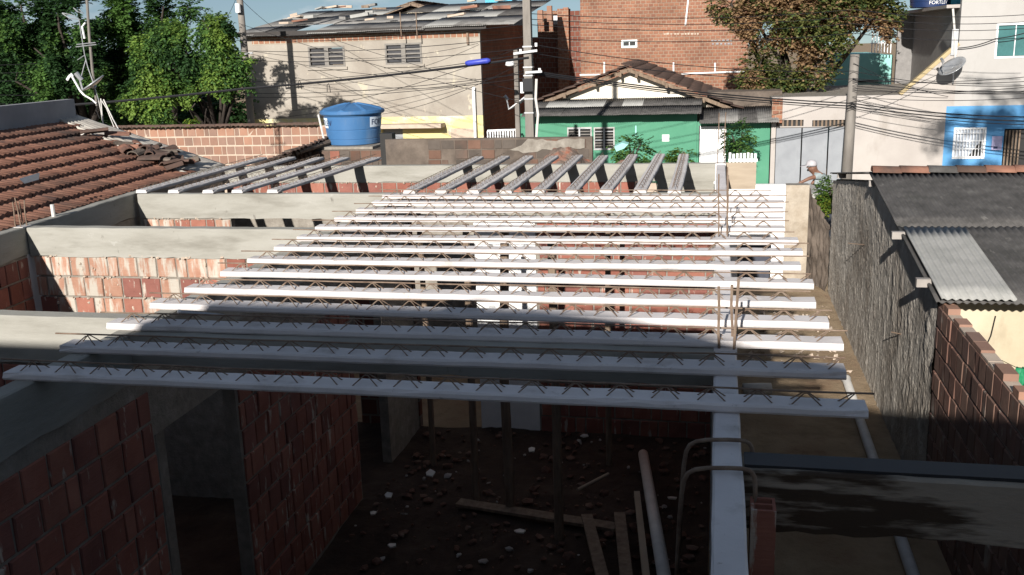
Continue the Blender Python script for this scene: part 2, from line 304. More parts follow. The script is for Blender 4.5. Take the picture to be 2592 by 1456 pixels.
# walls: mortar core plus individual blocks where they can be told apart
C0 = lambda n, top=-.385: [top - .205 * i for i in range(n)]
w = core(-6.5, -3.49, 8.235, 8.33, GZ, -.286)
bricks(w, (-6.55, 8.235), 0, 3.06, C0(4), BRK + BRKP, pick=lambda c, z: 3 if (z > -.45 and c < 2.0) or (z > -.7 and c < 1.0) else random.randrange(3) if R(0, 1) > .15 else 3, key='r')
w = core(-6.2, -3.49, 5.255, 5.35, GZ, -.322); bricks(w, (-4.75, 5.255), 0, 1.26, C0(3, -.43), BRK, key='r')
w = core(-6.73, -5.55, 10.375, 10.47, GZ, -.291); bricks(w, (-6.7, 10.375), 0, 1.15, C0(2, -.40), BRK + BRKP, pick=lambda c, z: random.choice((3, 3, 0, 1)), key='r')
w = core(-4.1, -3.37, 10.375, 10.47, GZ, -.291, DKBRICK)
w = core(-1.93, .017, 10.375, 10.47, GZ, -.291); bricks(w, (-1.92, 10.375), 0, 1.92, C0(12, -.42), BRK, key='r')
w = core(-2.62, -1.93, 10.36, 10.47, GZ, -.291, WHITE)
# left wall of the big room: face towards +X, with a doorway
lw = MB()
lw.wall(0, 1.6, 10.33, GZ, -.30, .10, holes=[(5.06, 6.10, GZ - .1 if False else GZ, -.70), (8.40, 9.3, GZ, -.75)])
lw.v = [Vector((-3.372 - q.y, q.x, q.z)) for q in lw.v]; w = lw.build('wall', MORT, HOUSE)
bricks(w, (-3.372, 3.5), math.pi / 2, 1.55, C0(8, -.50), BRK, key='r')
bricks(w, (-3.372, 6.12), math.pi / 2, 2.26, C0(10, -.80), BRK, key='r')
# outer left wall, inner side
aw = math.atan2(8.5, XL(13.0) - XL(4.5))
q = MB(); a = Vector((XL(4.5) - .012, 4.5, 0)); b = Vector((XL(13.0) - .012, 13.0, 0)); dd = Vector((-.1, -.0085, 0))
q.hexa([a + Vector((0, 0, GZ)), b + Vector((0, 0, GZ)), b + dd + Vector((0, 0, GZ)), a + dd + Vector((0, 0, GZ))], [a + Vector((0, 0, -.275)), b + Vector((0, 0, -.275)), b + dd + Vector((0, 0, -.275)), a + dd + Vector((0, 0, -.275))])
w = q.build('wall', MORT, HOUSE)
st = Vector((XL(6.9) - .012, 6.9, 0)); bricks(w, (st.x, st.y), aw, 1.3, C0(4, -.39), BRK, key='r')
# far wall
w = core(-6.95, -1.05, 12.97, 13.06, GZ, -.232); bricks(w, (-6.95, 12.97), 0, 5.9, C0(2, -.335), BRK, key='r', bw=.215)
w = core(-.75, -.02, 12.96, 13.05, GZ, -.232, CON)
MB().box((-1.04, 12.98, -.55), (-.76, 13.04, -.26)).build('ledge', MORTL, HOUSE)
# right face and body of the thin wall under the middle beam
w = core(.03, .10, 1.6, 12.9, GZ, -.203, MORTD)
# columns with projecting reinforcement
def rebar(parent, x, y, z0, z1, lean=(0, 0), r=.0065):
    pts = [(x + lean[0] * t + R(-.004, .004), y + lean[1] * t, z0 + (z1 - z0) * t) for t in (0, .35, .7, 1)]
    return MB().tube(pts, r, 6).build('reinforcing_bar', STEEL, parent)
def column(x, y, w_, d_, z1, bars, h, r=.0065):
    c = MB().box((x - w_ / 2, y - d_ / 2, GZ), (x + w_ / 2, y + d_ / 2, z1)).build('column', JCON2, HOUSE)
    for bx, by in bars: rebar(c, x + bx, y + by, z1 - .05, z1 + h + R(-.05, .03), (R(-.015, .015), R(-.01, .01)), r)
    return c
column(.062, 12.93, .13, .16, .012, ((-.04, -.05), (.04, -.05)), .62)
column(.066, 8.05, .118, .2, -.002, ((-.035, -.07), (.04, -.06), (.035, .07)), .56)
column(.068, 5.05, .119, .2, -.002, ((-.03, -.05), (.045, -.06), (.04, .05)), .36, .008)
cc = column(XL(8.3) - .055, 8.25, .12, .13, .006, ((-.03, -.05), (.02, -.04), (.03, .03), (-.02, .04)), .27)
MB().tube([(XL(8.8) - .06, 8.8, -.05), (XL(8.8) - .06, 8.8, .13)], .02, 8).build('pipe_stub', PVC, HOUSE)
# steel clamps (formwork hooks) round the middle wall and an upright hollow block
def hook(y):
    pts = [(-.12, y, -.5), (-.105, y, -.06), (-.07, y, .012), (.13, y + .01, .02), (.165, y + .01, -.005), (.17, y + .01, -.12), (.12, y + .01, -.14)]
    pts = [Vector(p_) for p_ in pts]; sm_ = [pts[0]]
    for i in range(1, len(pts) - 1): sm_ += [pts[i].lerp(pts[i - 1], .3), pts[i].lerp(pts[i - 1], .1).lerp(pts[i + 1], .1), pts[i].lerp(pts[i + 1], .3)]
    return MB().tube(sm_ + [pts[-1]], .009, 8).build('formwork_hook', STEEL, None, smooth=True)
solo(hook(3.72), 'bent steel formwork hook straddling the narrow wall, farther of the two', 'hook', 'formwork hooks'); solo(hook(3.45), 'bent steel formwork hook straddling the narrow wall, nearer of the two', 'hook', 'formwork hooks')
hb = MB(); hx, hy = .15, 3.36
for (x0, x1, y0, y1) in ((hx, hx + .09, hy, hy + .012), (hx, hx + .09, hy + .10, hy + .112), (hx, hx + .012, hy + .012, hy + .10), (hx + .078, hx + .09, hy + .012, hy + .10), (hx + .012, hx + .078, hy + .05, hy + .06)): hb.box((x0, y0, -.42), (x1, y1, -.10))
solo(hb.build('hollow_block', BRK[1]), 'upright red hollow block beside the narrow white-topped wall', 'block')

# ------------------------------------------------------------------ precast joists with lattice girders
def joist(label, start, end, group, m, up_h=.052, seed=0, pitch=.2, thin=1.0):
    rn = random.Random(seed); a = Vector(start); b = Vector(end); L = (b - a).length; d = (b - a).normalized(); s = Vector((-d.y, d.x, 0))
    t = thing('precast_joist', label, 'joist', a, group); q = MB(); n = max(8, int(L / .12))
    sag = rn.uniform(-.004, .012); bow = rn.uniform(-.012, .012)
    for i in range(n + 1):
        e = 0 if 0 < i < n else 1; f = i / n; c = a + d * (L * f) + s * (bow * math.sin(math.pi * f)) + Vector((0, 0, -sag * math.sin(math.pi * f) * (0 if e else 1))); wv = rn.uniform(-.003, .003)
        for (y, z) in ((-.067, 0), (-.072, .010), (-.070 + e * .006, .030 - e * .006), (-.062, .038), (.062, .038), (.070 - e * .006, .030 - e * .006), (.072, .010), (.067, 0)):
            q.v.append(c + s * (y + wv) + Vector((0, 0, z + (rn.uniform(-.0022, .0022) if z > .02 else 0) - (rn.uniform(.004, .009) if .02 < z < .035 and rn.random() < .07 else 0))))
    for i in range(n):
        for k in range(8): q.f.append((i * 8 + k, i * 8 + (k + 1) % 8, (i + 1) * 8 + (k + 1) % 8, (i + 1) * 8 + k))
    q.f.append(tuple(range(7, -1, -1))); q.f.append(tuple(n * 8 + k for k in range(8))); q.build('concrete_base', m, t)
    zt = .036 + up_h
    x0, x1 = -.03 - rn.uniform(0, .05), L + rn.uniform(-.03, .06)
    pts = [a + d * (x0 + (x1 - x0) * i / 14) + Vector((0, 0, zt + rn.uniform(-.003, .003))) + s * rn.uniform(-.004, .004) for i in range(15)]
    MB().tube(pts, .0046 * thin, 6).build('top_bar', STEEL, t)
    for sg in (-1, 1):
        q = MB(); x = .04; k = 0; pts = []
        while x < L - .02:
            pts.append(a + d * x + s * (sg * (.052 if k % 2 == 0 else .006)) + Vector((0, 0, .004 if k % 2 == 0 else zt))); x += pitch / 2; k += 1
        pts2 = []
        for i, p_ in enumerate(pts):                       # rounded bends
            if 0 < i < len(pts) - 1: pts2 += [p_.lerp(pts[i - 1], .08), p_.lerp(pts[i + 1], .08)]
            else: pts2.append(p_)
        q.tube(pts2, .0032 * thin, 5).build('zigzag_bar', STEEL, t)
    return t
XLE = [-3.54, -3.54, -3.55, -3.55, -3.54, -3.53, -3.53, -3.52, -3.51, -3.54, -3.54, -3.50, -3.50, -3.54]
XRE = [.65, .62, .66, .63, .60, .63, .59, .64, .64, .57, .59, .62, .65, .53]
ORD = ['nearest', 'second', 'third', 'fourth', 'fifth', 'sixth', 'seventh', 'eighth', 'ninth', 'tenth', 'eleventh', 'twelfth', 'thirteenth', 'farthest']
for i in range(14):
    y = 4.097 + .45 * i + .06 + (0, .0, .0, .02, -.02, .02, .0, .0, -.02, .0, .02, .04, .06, .07)[i]
    sh = 'in full shadow' if i < 2 else 'half in shadow' if i < 4 else 'in bright sun'
    lb = 'long pale lattice joist %s, %s' % (sh, ('nearest to the viewer' if i == 0 else 'farthest of the fourteen' if i == 13 else ORD[i] + ' of fourteen counted from the viewer'))
    joist(lb, (XLE[i], y, 0), (XRE[i], y + (-.02, .02, .02, -.06, -.04, -.06, .03, .05, .04, .08, .04, .10, .03, -.08)[i], 0), 'long joists laid side by side', JCON, seed=i + 3)
for i in range(9):
    x = -3.35 + .366 * i
    lb = 'short grey joist pointing away, %s of nine before the green house' % ('leftmost' if i == 0 else 'rightmost' if i == 8 else ORD[i] + ' from the left')
    joist(lb, (x, 10.37 + R(-.02, .02), .002), (x + R(-.03, .03), 13.72 + R(-.06, .1), .002), 'short joists of the right rear bay', JCON2, seed=i + 40, thin=.7, up_h=.045)
for i in range(5):
    x = (-6.68, -6.25, -5.80, -5.44, -5.00)[i]
    lb = 'short grey joist pointing away, %s of five before the blue tank' % ('leftmost' if i == 0 else 'rightmost' if i == 4 else ORD[i] + ' from the left')
    joist(lb, (x, 10.37 + R(-.02, .02), .006), (x + (-.05, -.02, 0, .06, .12)[i], 13.72 + R(-.05, .08), .006), 'short joists of the left rear bay', JCON2, seed=i + 60, thin=.7, up_h=.045)
# steel spike lying on the fourth joist
p0 = PZ(452, 790, .05); p1 = PZ(570, 797, .05)
solo(MB().tube([p0, p0.lerp(p1, .03), p0.lerp(p1, .05), p0.lerp(p1, .6), p1], [.016, .016, .009, .009, .002], 8).build('steel_spike', GALV), 'steel spike with flat head lying on a joist', 'spike')

# ------------------------------------------------------------------ things on the dark floor of the big room
def prop(x, y, lb, r=.035):
    o = MB().tube([(x, y, GZ), (x + R(-.03, .03), y, -1.4), (x + R(-.03, .03), y + .03, -.004 if False else -.012)], [r * 1.1, r, r * .9], 8).build('timber_prop', WOOD); solo(o, lb, 'prop', 'timber props under the joists')
prop(-2.25, 8.55, 'round timber prop standing in the dark room, leftmost'); prop(-1.86, 8.35, 'round timber prop standing in the dark room, second from the left', .045)
prop(-1.32, 7.9, 'round timber prop standing in the dark room, right of two thin ones', .04); prop(-1.05, 9.6, 'thin timber prop far back in the dark room', .03)
prop(-2.9, 9.3, 'thin timber prop at the far left of the dark room', .03)
def lying(name, a, b, wd, ht, m, lb, cat): return solo(MB().bar(a, b, wd, ht).build(name, m), lb, cat)
gz = GZ + .09
a = PZ(1160, 1272, gz); b = PZ(1560, 1335, gz); lying('plank', a, b, .13, .03, WOOD, 'grey plank lying across the dark floor', 'plank')
a = PZ(1485, 1305, gz + .06); b = PZ(1535, 1500, gz + .25); lying('plank', a, b, .10, .03, WOOD, 'leaning board in the dark room, left of a pair', 'plank')
a = PZ(1568, 1300, gz + .06); b = PZ(1590, 1500, gz + .25); lying('plank', a, b, .10, .03, WOOD, 'leaning board in the dark room, right of a pair', 'plank')
a = PZ(1612, 1250, gz + .05); b = PZ(1640, 1500, gz + .3); lying('plank', a, b, .055, .055, WOODL, 'narrow pale batten beside the plastic pipe', 'batten')
a = PZ(1628, 1150, gz + .1); b = PZ(1692, 1520, gz + .55); solo(MB().tube([a, b], .052, 14).build('plastic_pipe', PVC, smooth=True), 'pale plastic pipe leaning towards the viewer in the dark room', 'pipe')
a = PZ(1462, 1240, gz + .02); b = PZ(1540, 1200, gz + .04); solo(MB().tube([a, b], .017, 8).build('broken_stick', WOODL), 'short pale stick on the dark rubble floor', 'stick')
ICO = [(0, 0, 1), (.89, 0, .45), (.28, .85, .45), (-.72, .53, .45), (-.72, -.53, .45), (.28, -.85, .45), (.72, .53, -.45), (-.28, .85, -.45), (-.89, 0, -.45), (-.28, -.85, -.45), (.72, -.53, -.45), (0, 0, -1)]
ICF = [(0, 1, 2), (0, 2, 3), (0, 3, 4), (0, 4, 5), (0, 5, 1), (1, 6, 2), (2, 7, 3), (3, 8, 4), (4, 9, 5), (5, 10, 1), (6, 7, 2), (7, 8, 3), (8, 9, 4), (9, 10, 5), (10, 6, 1), (11, 7, 6), (11, 8, 7), (11, 9, 8), (11, 10, 9), (11, 6, 10)]
def lump(q, c, s, rn, flat_=.6):
    k0 = len(q.v); e = [rn.uniform(.6, 1.4) for _ in range(3)]; t = rn.uniform(0, 6.28); ct, st = math.cos(t), math.sin(t)
    for v in ICO:
        f = rn.uniform(.7, 1.2) * s; x, y, z = v[0] * e[0] * f, v[1] * e[1] * f, v[2] * e[2] * f * flat_; q.v.append(Vector((c[0] + x * ct - y * st, c[1] + x * st + y * ct, c[2] + z)))
    q.f += [tuple(k0 + i for i in f) for f in ICF]
for nm_, seed, cnt, sizes, m_, lb in (('brick_rubble', 5, 900, (.010, .014, .02, .03, .045), mat('rubble_brick', [(.35, (.06, .035, .026)), (.5, (.13, .065, .045)), (.7, (.16, .12, .095))], scale=5, bump=.4), 'broken brick and earth clods strewn over the dark floor'),
                                   ('plaster_rubble', 6, 160, (.010, .014, .02, .03), mat('rubble_plaster', [(.35, (.22, .19, .17)), (.65, (.42, .39, .36))], scale=6, bump=.3), 'pale chips of plaster strewn over the dark floor')):
    rb = MB(); rn = random.Random(seed)
    for k in range(cnt):
        x, y = rn.uniform(-3.25, -.05), rn.uniform(5.5, 10.25)
        if noise.noise((x * .9, y * .9, seed)) < rn.uniform(-.5, .1): continue
        lump(rb, (x, y, GZ + .035 + .06 * max(0, noise.noise((x * 1.1, y * 1.1, 0)) + .35)), rn.choice(sizes) * rn.uniform(.7, 1.3), rn)
    o = rb.build(nm_, m_); o['label'] = lb; o['category'] = 'rubble'; o['kind'] = 'stuff'
# squeezed-out mortar along the block joints of the sunlit walls
def squeeze(parent, x0, x1, Y, zs, n, seed):
    q = MB(); rn = random.Random(seed)
    for k in range(n):
        z = rn.choice(zs) + .1025 + rn.uniform(-.012, .012); lump(q, (rn.uniform(x0, x1), Y - .012 - rn.uniform(0, .006), z), rn.uniform(.008, .022), rn, .7)
    for k in range(n // 2): lump(q, (rn.uniform(x0, x1), Y - .012, rn.choice(zs) + rn.uniform(-.09, .09)), rn.uniform(.006, .016), rn, 1.6)
    o = q.build('squeezed_mortar', MORTL, parent); o['kind'] = 'stuff'
squeeze(HOUSE, -6.5, -3.5, 8.235, C0(4), 150, 1); squeeze(HOUSE, -6.6, -5.6, 10.375, C0(2, -.40), 40, 2); squeeze(HOUSE, -6.9, -1.1, 12.97, C0(2, -.335), 90, 3)
rn = random.Random(9)
for k, (px, py) in enumerate(((1345, 1140), (1700, 1262), (1318, 1347), (945, 1300), (1022, 1302), (993, 1382), (1090, 1200), (1478, 1105), (985, 1255))):
    c = PZ(px, py, GZ + .1); t = rn.uniform(0, 6); s = rn.uniform(.045, .075); sh = [Vector((math.cos(t + u) * s * rn.uniform(.6, 1), math.sin(t + u) * s * rn.uniform(.6, 1), 0)) for u in (0, 1.4, 2.7, 4.2, 5.2)]
    tl = Matrix.Rotation(rn.uniform(-.6, .6), 3, 'X'); sh = [c + tl @ q for q in sh]
    solo(MB().prism(sh, (0, 0, .012)).build('tile_shard', PVC), 'white tile shard, one of several on the dark floor', 'shard', 'white tile shards')
# plastic pipe on the ground along the right wall
a = Vector((1.70, 12.55, GZ + .06)); b = Vector((1.62, 5.0, GZ + .06)); solo(MB().tube([a, a + (b - a) * .006, a + (b - a) * .012, b], [.062, .062, .052, .052], 14).build('drain_pipe', PVC, smooth=True), 'long white drain pipe on the ground along the rough wall', 'pipe')
a = PZ(1880, 985, GZ + .08); solo(MB().tube([a, a + Vector((.35, .05, 0))], [.075, .075], 14).build('pipe_elbow', PVC, smooth=True), 'short white pipe piece on the lit sandy ground', 'pipe')

# ------------------------------------------------------------------ roofs: clay tile courses and corrugated sheets
def tile_roof(parent, org, u, v, length, n, exp=.36, tw=.19, amp=.035, m=TILE, jit=.010, skip=None, flag=True):
    org = Vector(org); u = Vector(u).normalized(); v = Vector(v).normalized(); nn = u.cross(v).normalized()
    if nn.z < 0: nn = -nn
    nt = int(length / tw); S = 7
    for c in range(n):
        q = MB()
        for t in range(nt):
            if skip and skip((t + .5) * tw, (c + .5) * exp): continue
            j = R(-jit, jit); lift = R(0, .008); yaw = R(-.012, .012); k = len(q.v); base = org + u * (t * tw + R(-.004, .004)) + v * (c * exp + j)
            for row, (dv, dz) in enumerate(((0, .05 + lift), (exp + .05, .002 + lift))):
                for s in range(S + 1):
                    a = s / S; h = amp * math.sin(math.pi * a) if True else 0
                    q.v.append(base + u * (a * tw + yaw * dv) + v * dv + nn * (h + dz))
            for s in range(S + 1): q.v.append(base + u * (s / S * tw) + nn * (amp * .75 * math.sin(math.pi * s / S) + .008 + lift))
            for s in range(S): q.f.append((k + s, k + s + 1, k + S + 2 + s, k + S + 1 + s)); q.f.append((k + 2 * S + 2 + s, k + 2 * S + 3 + s, k + s + 1, k + s))
        if q.f:
            o = q.build('tile_course', m, parent, smooth=True)
            if flag: o['kind'] = 'stuff'
def sheet(parent, org, u, v, wd, L, m, pitch=.066, amp=.0095, name='roof_sheet', th=.012, nv=6):
    org = Vector(org); u = Vector(u).normalized(); v = Vector(v).normalized(); nn = u.cross(v).normalized()
    if nn.z < 0: nn = -nn
    q = MB(); n = max(8, int(wd / pitch * 6)); cols = n + 1
    for lay in (0, 1):
        for j in range(nv + 1):
            for i in range(cols):
                x = wd * i / n; q.v.append(org + u * x + v * (L * j / nv) + nn * (amp * math.sin(2 * math.pi * x / pitch) - th * lay + R(-.001, .001)))
    o2 = cols * (nv + 1)
    for j in range(nv):
        for i in range(n):
            a = j * cols + i; q.f.append((a, a + 1, a + cols + 1, a + cols)); q.f.append((o2 + a, o2 + a + cols, o2 + a + cols + 1, o2 + a + 1))
    for i in range(n): q.f.append((i, o2 + i, o2 + i + 1, i + 1)); a = nv * cols + i; q.f.append((a, a + 1, o2 + a + 1, o2 + a))
    for j in range(nv): a = j * cols; q.f.append((a, a + cols, o2 + a + cols, o2 + a)); a = j * cols + n; q.f.append((a, o2 + a, o2 + a + cols, a + cols))
    return q.build(name, m, parent, smooth=True)

PCON0 = flat('weathered_end_grain', (.34, .31, .28))
# ------------------------------------------------------------------ right neighbour: rough plastered house under dark corrugated sheets
NB = thing('plastered_house', 'low house with rough grey plaster side wall and dark corrugated roof', 'house', (2.2, 12.9, GZ))
RY, RZ, EY, EZ, FY, FZ = 12.95, -.13, 8.75, -.70, 17.25, -.70
q = MB(); ny, nzv = 420, 110
top = lambda y: (RZ - .10 - (RY - y) * (RZ - EZ) / (RY - EY)) if y < RY else (RZ - .10 - (y - RY) * (RZ - FZ) / (FY - RY))
for j in range(nzv + 1):
    for i in range(ny + 1):
        y = 9.06 + (17.3 - 9.06) * i / ny; z = GZ - .02 + (top(y) - GZ) * j / nzv
        d = .020 * noise.noise((y * 2.2, z * 1.8, 1)) + .012 * noise.noise((y * 7, z * 4.5, 5)) + .010 * noise.noise((y * 14, z * 9, 9)) + .003 * R(-1, 1)
        q.v.append(Vector((1.97 + .012 * (17.3 - y) / 8 - abs(d) * .9, y, z)))
for j in range(nzv):
    for i in range(ny): a = j * (ny + 1) + i; q.f.append((a, a + ny + 1, a + ny + 2, a + 1))
q.build('side_wall', ROUGH, NB)
MB().prism([(2.02, 9.06, GZ), (2.02, 17.3, GZ), (2.02, 17.3, top(17.3)), (2.02, RY, top(RY)), (2.02, 9.06, top(9.06))], (.12, 0, 0)).build('wall', MORTD, NB)
MB().box((2.01, 9.25, GZ), (9.0, 9.37, -.76)).build('front_wall', mat('ochre_plaster', [(.3, (.38, .32, .22)), (.6, (.50, .44, .32)), (.8, (.56, .50, .38))], scale=1.2, bump=.3, bscale=10, stain=((.28, .23, .16), .62, .8, 2, (1, 1, .5))), NB)
MB().tube([PY(2520, 800, 9.24), PY(2508, 850, 9.24), PY(2490, 890, 9.24), PY(2482, 935, 9.24)], .006, 4).build('crack', DARK, NB)
vn = Vector((0, RY - EY, RZ - EZ)); L = vn.length
for k in range(7):
    for r_ in range(2): sheet(NB, Vector((1.90 + k * 1.0, EY, EZ)) + vn * (.49 * r_) + Vector((0, 0, .008 * r_ + .004 * (k % 2))), (1, 0, 0), vn, 1.08, L * (.53 if r_ == 0 else .51), FIB)
vf = Vector((0, FY - RY, FZ - RZ))
for k in range(7): sheet(NB, Vector((1.90 + k * 1.0, RY, RZ + .005)), (1, 0, 0), vf, 1.08, vf.length, FIB)
sheet(NB, Vector((1.93, EY - .06, EZ + .045)), (1, .02, 0), vn, .60, 1.95, FIBL)['label'] = 'newer light grey corrugated sheet'
for k in range(22):
    x = 1.93 + k * .33; m = (TILE, TILE, FIB, TILED)[k % 4] if k < 14 else TILED
    pts = []; q = MB()
    for s in range(9):
        t = math.pi * s / 8; pts.append((x, RY + .10 * math.cos(t), RZ + .005 + .075 * math.sin(t)))
    for d in (0, .345): q.v += [Vector((p_[0] + d, p_[1], p_[2] + (.012 if d == 0 else 0))) for p_ in pts]
    q.f = [(s, s + 9, s + 10, s + 1) for s in range(8)] + [tuple(range(8, -1, -1)), tuple(range(9, 18))]; q.build('ridge_tile', m, NB, smooth=True)
for (yy, zz) in ((10.58, -.47), (9.2, -.64), (12.93, -.26), (16.2, -.60)): MB().bar((1.81 if yy < 12 else 1.90, yy, zz), (2.03, yy, zz), .07, .075).build('purlin_end', PCON0, NB)
MB().tube([(1.98, 13.5, -1.17), (1.80, 13.75, -1.20)], .007, 5).build('embedded_rod', STEEL, NB)
MB().tube([(1.98, 10.6, -1.55), (1.86, 10.5, -1.5)], .008, 5).build('embedded_rod', STEEL, NB)
# brick yard wall in front of that house
BW = thing('brick_yard_wall', 'red hollow block wall with broken top running from the plastered house', 'wall', (2.0, 6.5, GZ))
q = MB().box((1.992, 3.0, GZ), (2.08, 9.05, -.80)); w = q.build('mortar_core', MORT, BW)
n = bricks(w, (1.992, 9.045), -math.pi / 2, 4.6, [-.90 - .205 * i for i in range(10)], BRKN, key='n')
rn = random.Random(3)
yy = 9.0
while yy > 4.4:
    l_ = rn.uniform(.12, .26); h_ = rn.choice((0, .012, .02, .03, .05)); o = MB().box((1.985, yy - l_, -.802), (2.085, yy - .01, -.795 + h_)).build('top_block', BRKO[rn.randrange(3)] if h_ > .02 else MORTL, BW); yy -= l_
q = MB(); hbx = PY(2405, 800, 9.0)
cl = PY(2572, 930, 8.2)
def cloth(lb, c, wd, ht, m):
    q = MB(); n = 10
    for j in range(5):
        for i in range(n + 1): q.v.append(c + Vector((wd * i / n, .03 * math.sin(i * 1.7 + j), -ht * j / 4)))
    for j in range(4):
        for i in range(n): a = j * (n + 1) + i; q.f.append((a, a + 1, a + n + 2, a + n + 1))
    o = q.build('hanging_cloth', m, smooth=True); sm = o.modifiers.new('thick', 'SOLIDIFY'); sm.thickness = .006; solo(o, lb, 'laundry', 'laundry')
cloth('green cloth hung on the line by the ochre wall', cl, .12, .16, flat('green_cloth', (.02, .22, .10))); cloth('dark cloth hung on the line beside the green one', cl + Vector((.16, 0, .0)), .3, .42, flat('dark_cloth', (.02, .022, .025)))
solo(MB().tube([PY(2520, 905, 8.9), cl + Vector((0, 0, .0)), cl + Vector((1.5, -.5, .02))], .003, 4).build('clothes_line', BLACK), 'thin clothes line above the broken brick wall', 'line')

# low rough wall, pier and white wall at the end of the side passage
q = MB(); 
EW = thing('end_wall', 'bright white wall closing the side passage, grey pier at its right', 'wall', (.8, 18.1, GZ))
hole = (.42, 1.02, GZ, -1.95)
MB().wall(17.98, .20, 1.24, GZ, -1.0, .15, [hole]).build('white_wall', WHITE, EW)
MB().box((.44, 18.02, GZ), (1.00, 18.06, -1.97)).build('gate', flat('navy_gate', (.05, .055, .075)), EW)
q = MB(); n = 14
for j in range(31):
    for i in range(n + 1):
        f = i / n; x = 1.24 + .40 * f; z = GZ + (-1.0 - GZ) * j / 30
        q.v.append(Vector((x, 17.93 + .035 * noise.noise((x * 7, z * 4, 2)), z)))
for j in range(30):
    for i in range(n): a = j * (n + 1) + i; q.f.append((a, a + 1, a + n + 2, a + n + 1))
q.build('pier_face', mat('pale_rough_plaster', [(.3, (.30, .25, .19)), (.7, (.43, .38, .31))], scale=3, bump=.7, bscale=12, bdist=.03, stain=((.22, .17, .12), .5, .7, 1.6, (1, 1, 1))), EW)
MB().box((1.25, 17.97, GZ), (1.635, 18.25, -1.01)).build('pier', MORT, EW)
q = MB(); n = 40
for j in range(41):
    for i in range(n + 1):
        f = i / n; x = 1.64 + .33 * f; y = 18.2 - .85 * f; zt = -1.03 - .62 * f; z = GZ + (zt - GZ) * j / 40
        d = .06 * abs(noise.noise((y * 5, z * 2, 4))) + .03 * noise.noise((y * 14, z * 6, 2)); q.v.append(Vector((x - d, y - d * .4, z)))
for j in range(40):
    for i in range(n): a = j * (n + 1) + i; q.f.append((a, a + 1, a + n + 2, a + n + 1))
solo(q.build('rubble_wall', MORTD), 'rough stone wall coloured dark for shade between the pier and the plastered house', 'wall')  # dark render put in place of shade on this turned face
solo(MB().box((.135, 13.12, -.36), (.52, 13.15, -.01)).build('plywood_board', WOODL), 'tan plywood board standing behind the column with bare rods', 'board')
rb = MB(); rn = random.Random(21)
for k in range(160):
    c = Vector((rn.uniform(.5, 1.8), rn.uniform(12.8, 16.5), GZ + .03)); s = rn.uniform(.02, .07); k0 = len(rb.v)
    rb.v += [c + Vector((rn.uniform(-1, 1), rn.uniform(-1, 1), rn.uniform(-.5, .9))) * s for _ in range(5)]; rb.f += [(k0, k0 + 1, k0 + 2), (k0, k0 + 2, k0 + 3), (k0, k0 + 3, k0 + 4), (k0 + 1, k0 + 4, k0 + 2), (k0 + 2, k0 + 4, k0 + 3), (k0, k0 + 4, k0 + 1)]
o = rb.build('gravel', MORTL); o['label'] = 'loose rubble along the foot of the rough wall in the passage'; o['category'] = 'rubble'; o['kind'] = 'stuff'

# ------------------------------------------------------------------ left neighbour: clay tile roof, parapet, verge strip
LH = thing('tiled_house', 'house at the left under a worn red clay tile roof', 'house', (-9, 9, GZ))
UD = Vector((-.085, 1, 0)).normalized(); VD = Vector((-1, -.085, .30)).normalized()
O0 = Vector((XL(4.0) - .14, 4.0, -.05))
tile_roof(LH, O0, UD, VD, 9.4, 9, exp=.27, tw=.10, amp=.024, jit=.012, m=TILE, skip=lambda t, c: t > 8.30 + .40 * c)
q = MB(); e0 = O0 - Vector((.05, 0, .05)); q.hexa([e0 + Vector((0, 0, -2.8)), e0 + UD * 9.2 + Vector((0, 0, -2.8)), e0 + UD * 9.5 + Vector((-2.3, -.2, -2.8)), e0 + Vector((-2.3, -.2, -2.8))], [e0, e0 + UD * 9.2, e0 + UD * 9.5 + VD * 2.4, e0 + VD * 2.4]); q.build('wall', MORTD, LH)
rp = O0 + VD * 2.45
q = MB(); a = rp + Vector((-.02, 0, -.3)); b = a + UD * 9.62; q.hexa([a, b, b + Vector((-.16, 0, 0)), a + Vector((-.16, 0, 0))], [a + Vector((0, 0, .66)), b + Vector((0, 0, .64)), b + Vector((-.16, 0, .64)), a + Vector((-.16, 0, .66))]); q.build('parapet', mat('grey_plaster', [(.3, (.22, .22, .23)), (.7, (.30, .30, .31))], scale=2, bump=.2), LH)
VST = mat('pale_weathered_cement', [(.3, (.36, .325, .28)), (.6, (.50, .46, .40)), (.8, (.58, .54, .48))], scale=3, stretch=(.5, 2, 1), bump=.6, bscale=18, bdist=.015, stain=((.24, .20, .165), .60, .78, 3, (.4, 2, 1)))
q = MB(); n, mcols = 34, 22                                # pale corrugated strip closing the far end of the roof
NV = UD.cross(VD); NV = NV if NV.z > 0 else -NV
for i in range(n + 1):
    v_ = -.05 + 2.6 * i / n; u0 = 8.12 + .42 * max(v_, 0) + R(-.015, .015); u1 = 9.28 + .18 * v_
    for k in range(mcols + 1): f = k / mcols; q.v.append(O0 + UD * (u0 + (u1 - u0) * f) + VD * v_ + NV * (.05 + .02 * math.sin(f * 40) * (1 - f) + .02 * f + R(-.004, .004)))
for i in range(n):
    for k in range(mcols): a = i * (mcols + 1) + k; q.f.append((a, a + 1, a + mcols + 2, a + mcols + 1))
o = q.build('verge_strip', VST, LH, smooth=True); o.modifiers.new('thick', 'SOLIDIFY').thickness = .05
rn = random.Random(12)
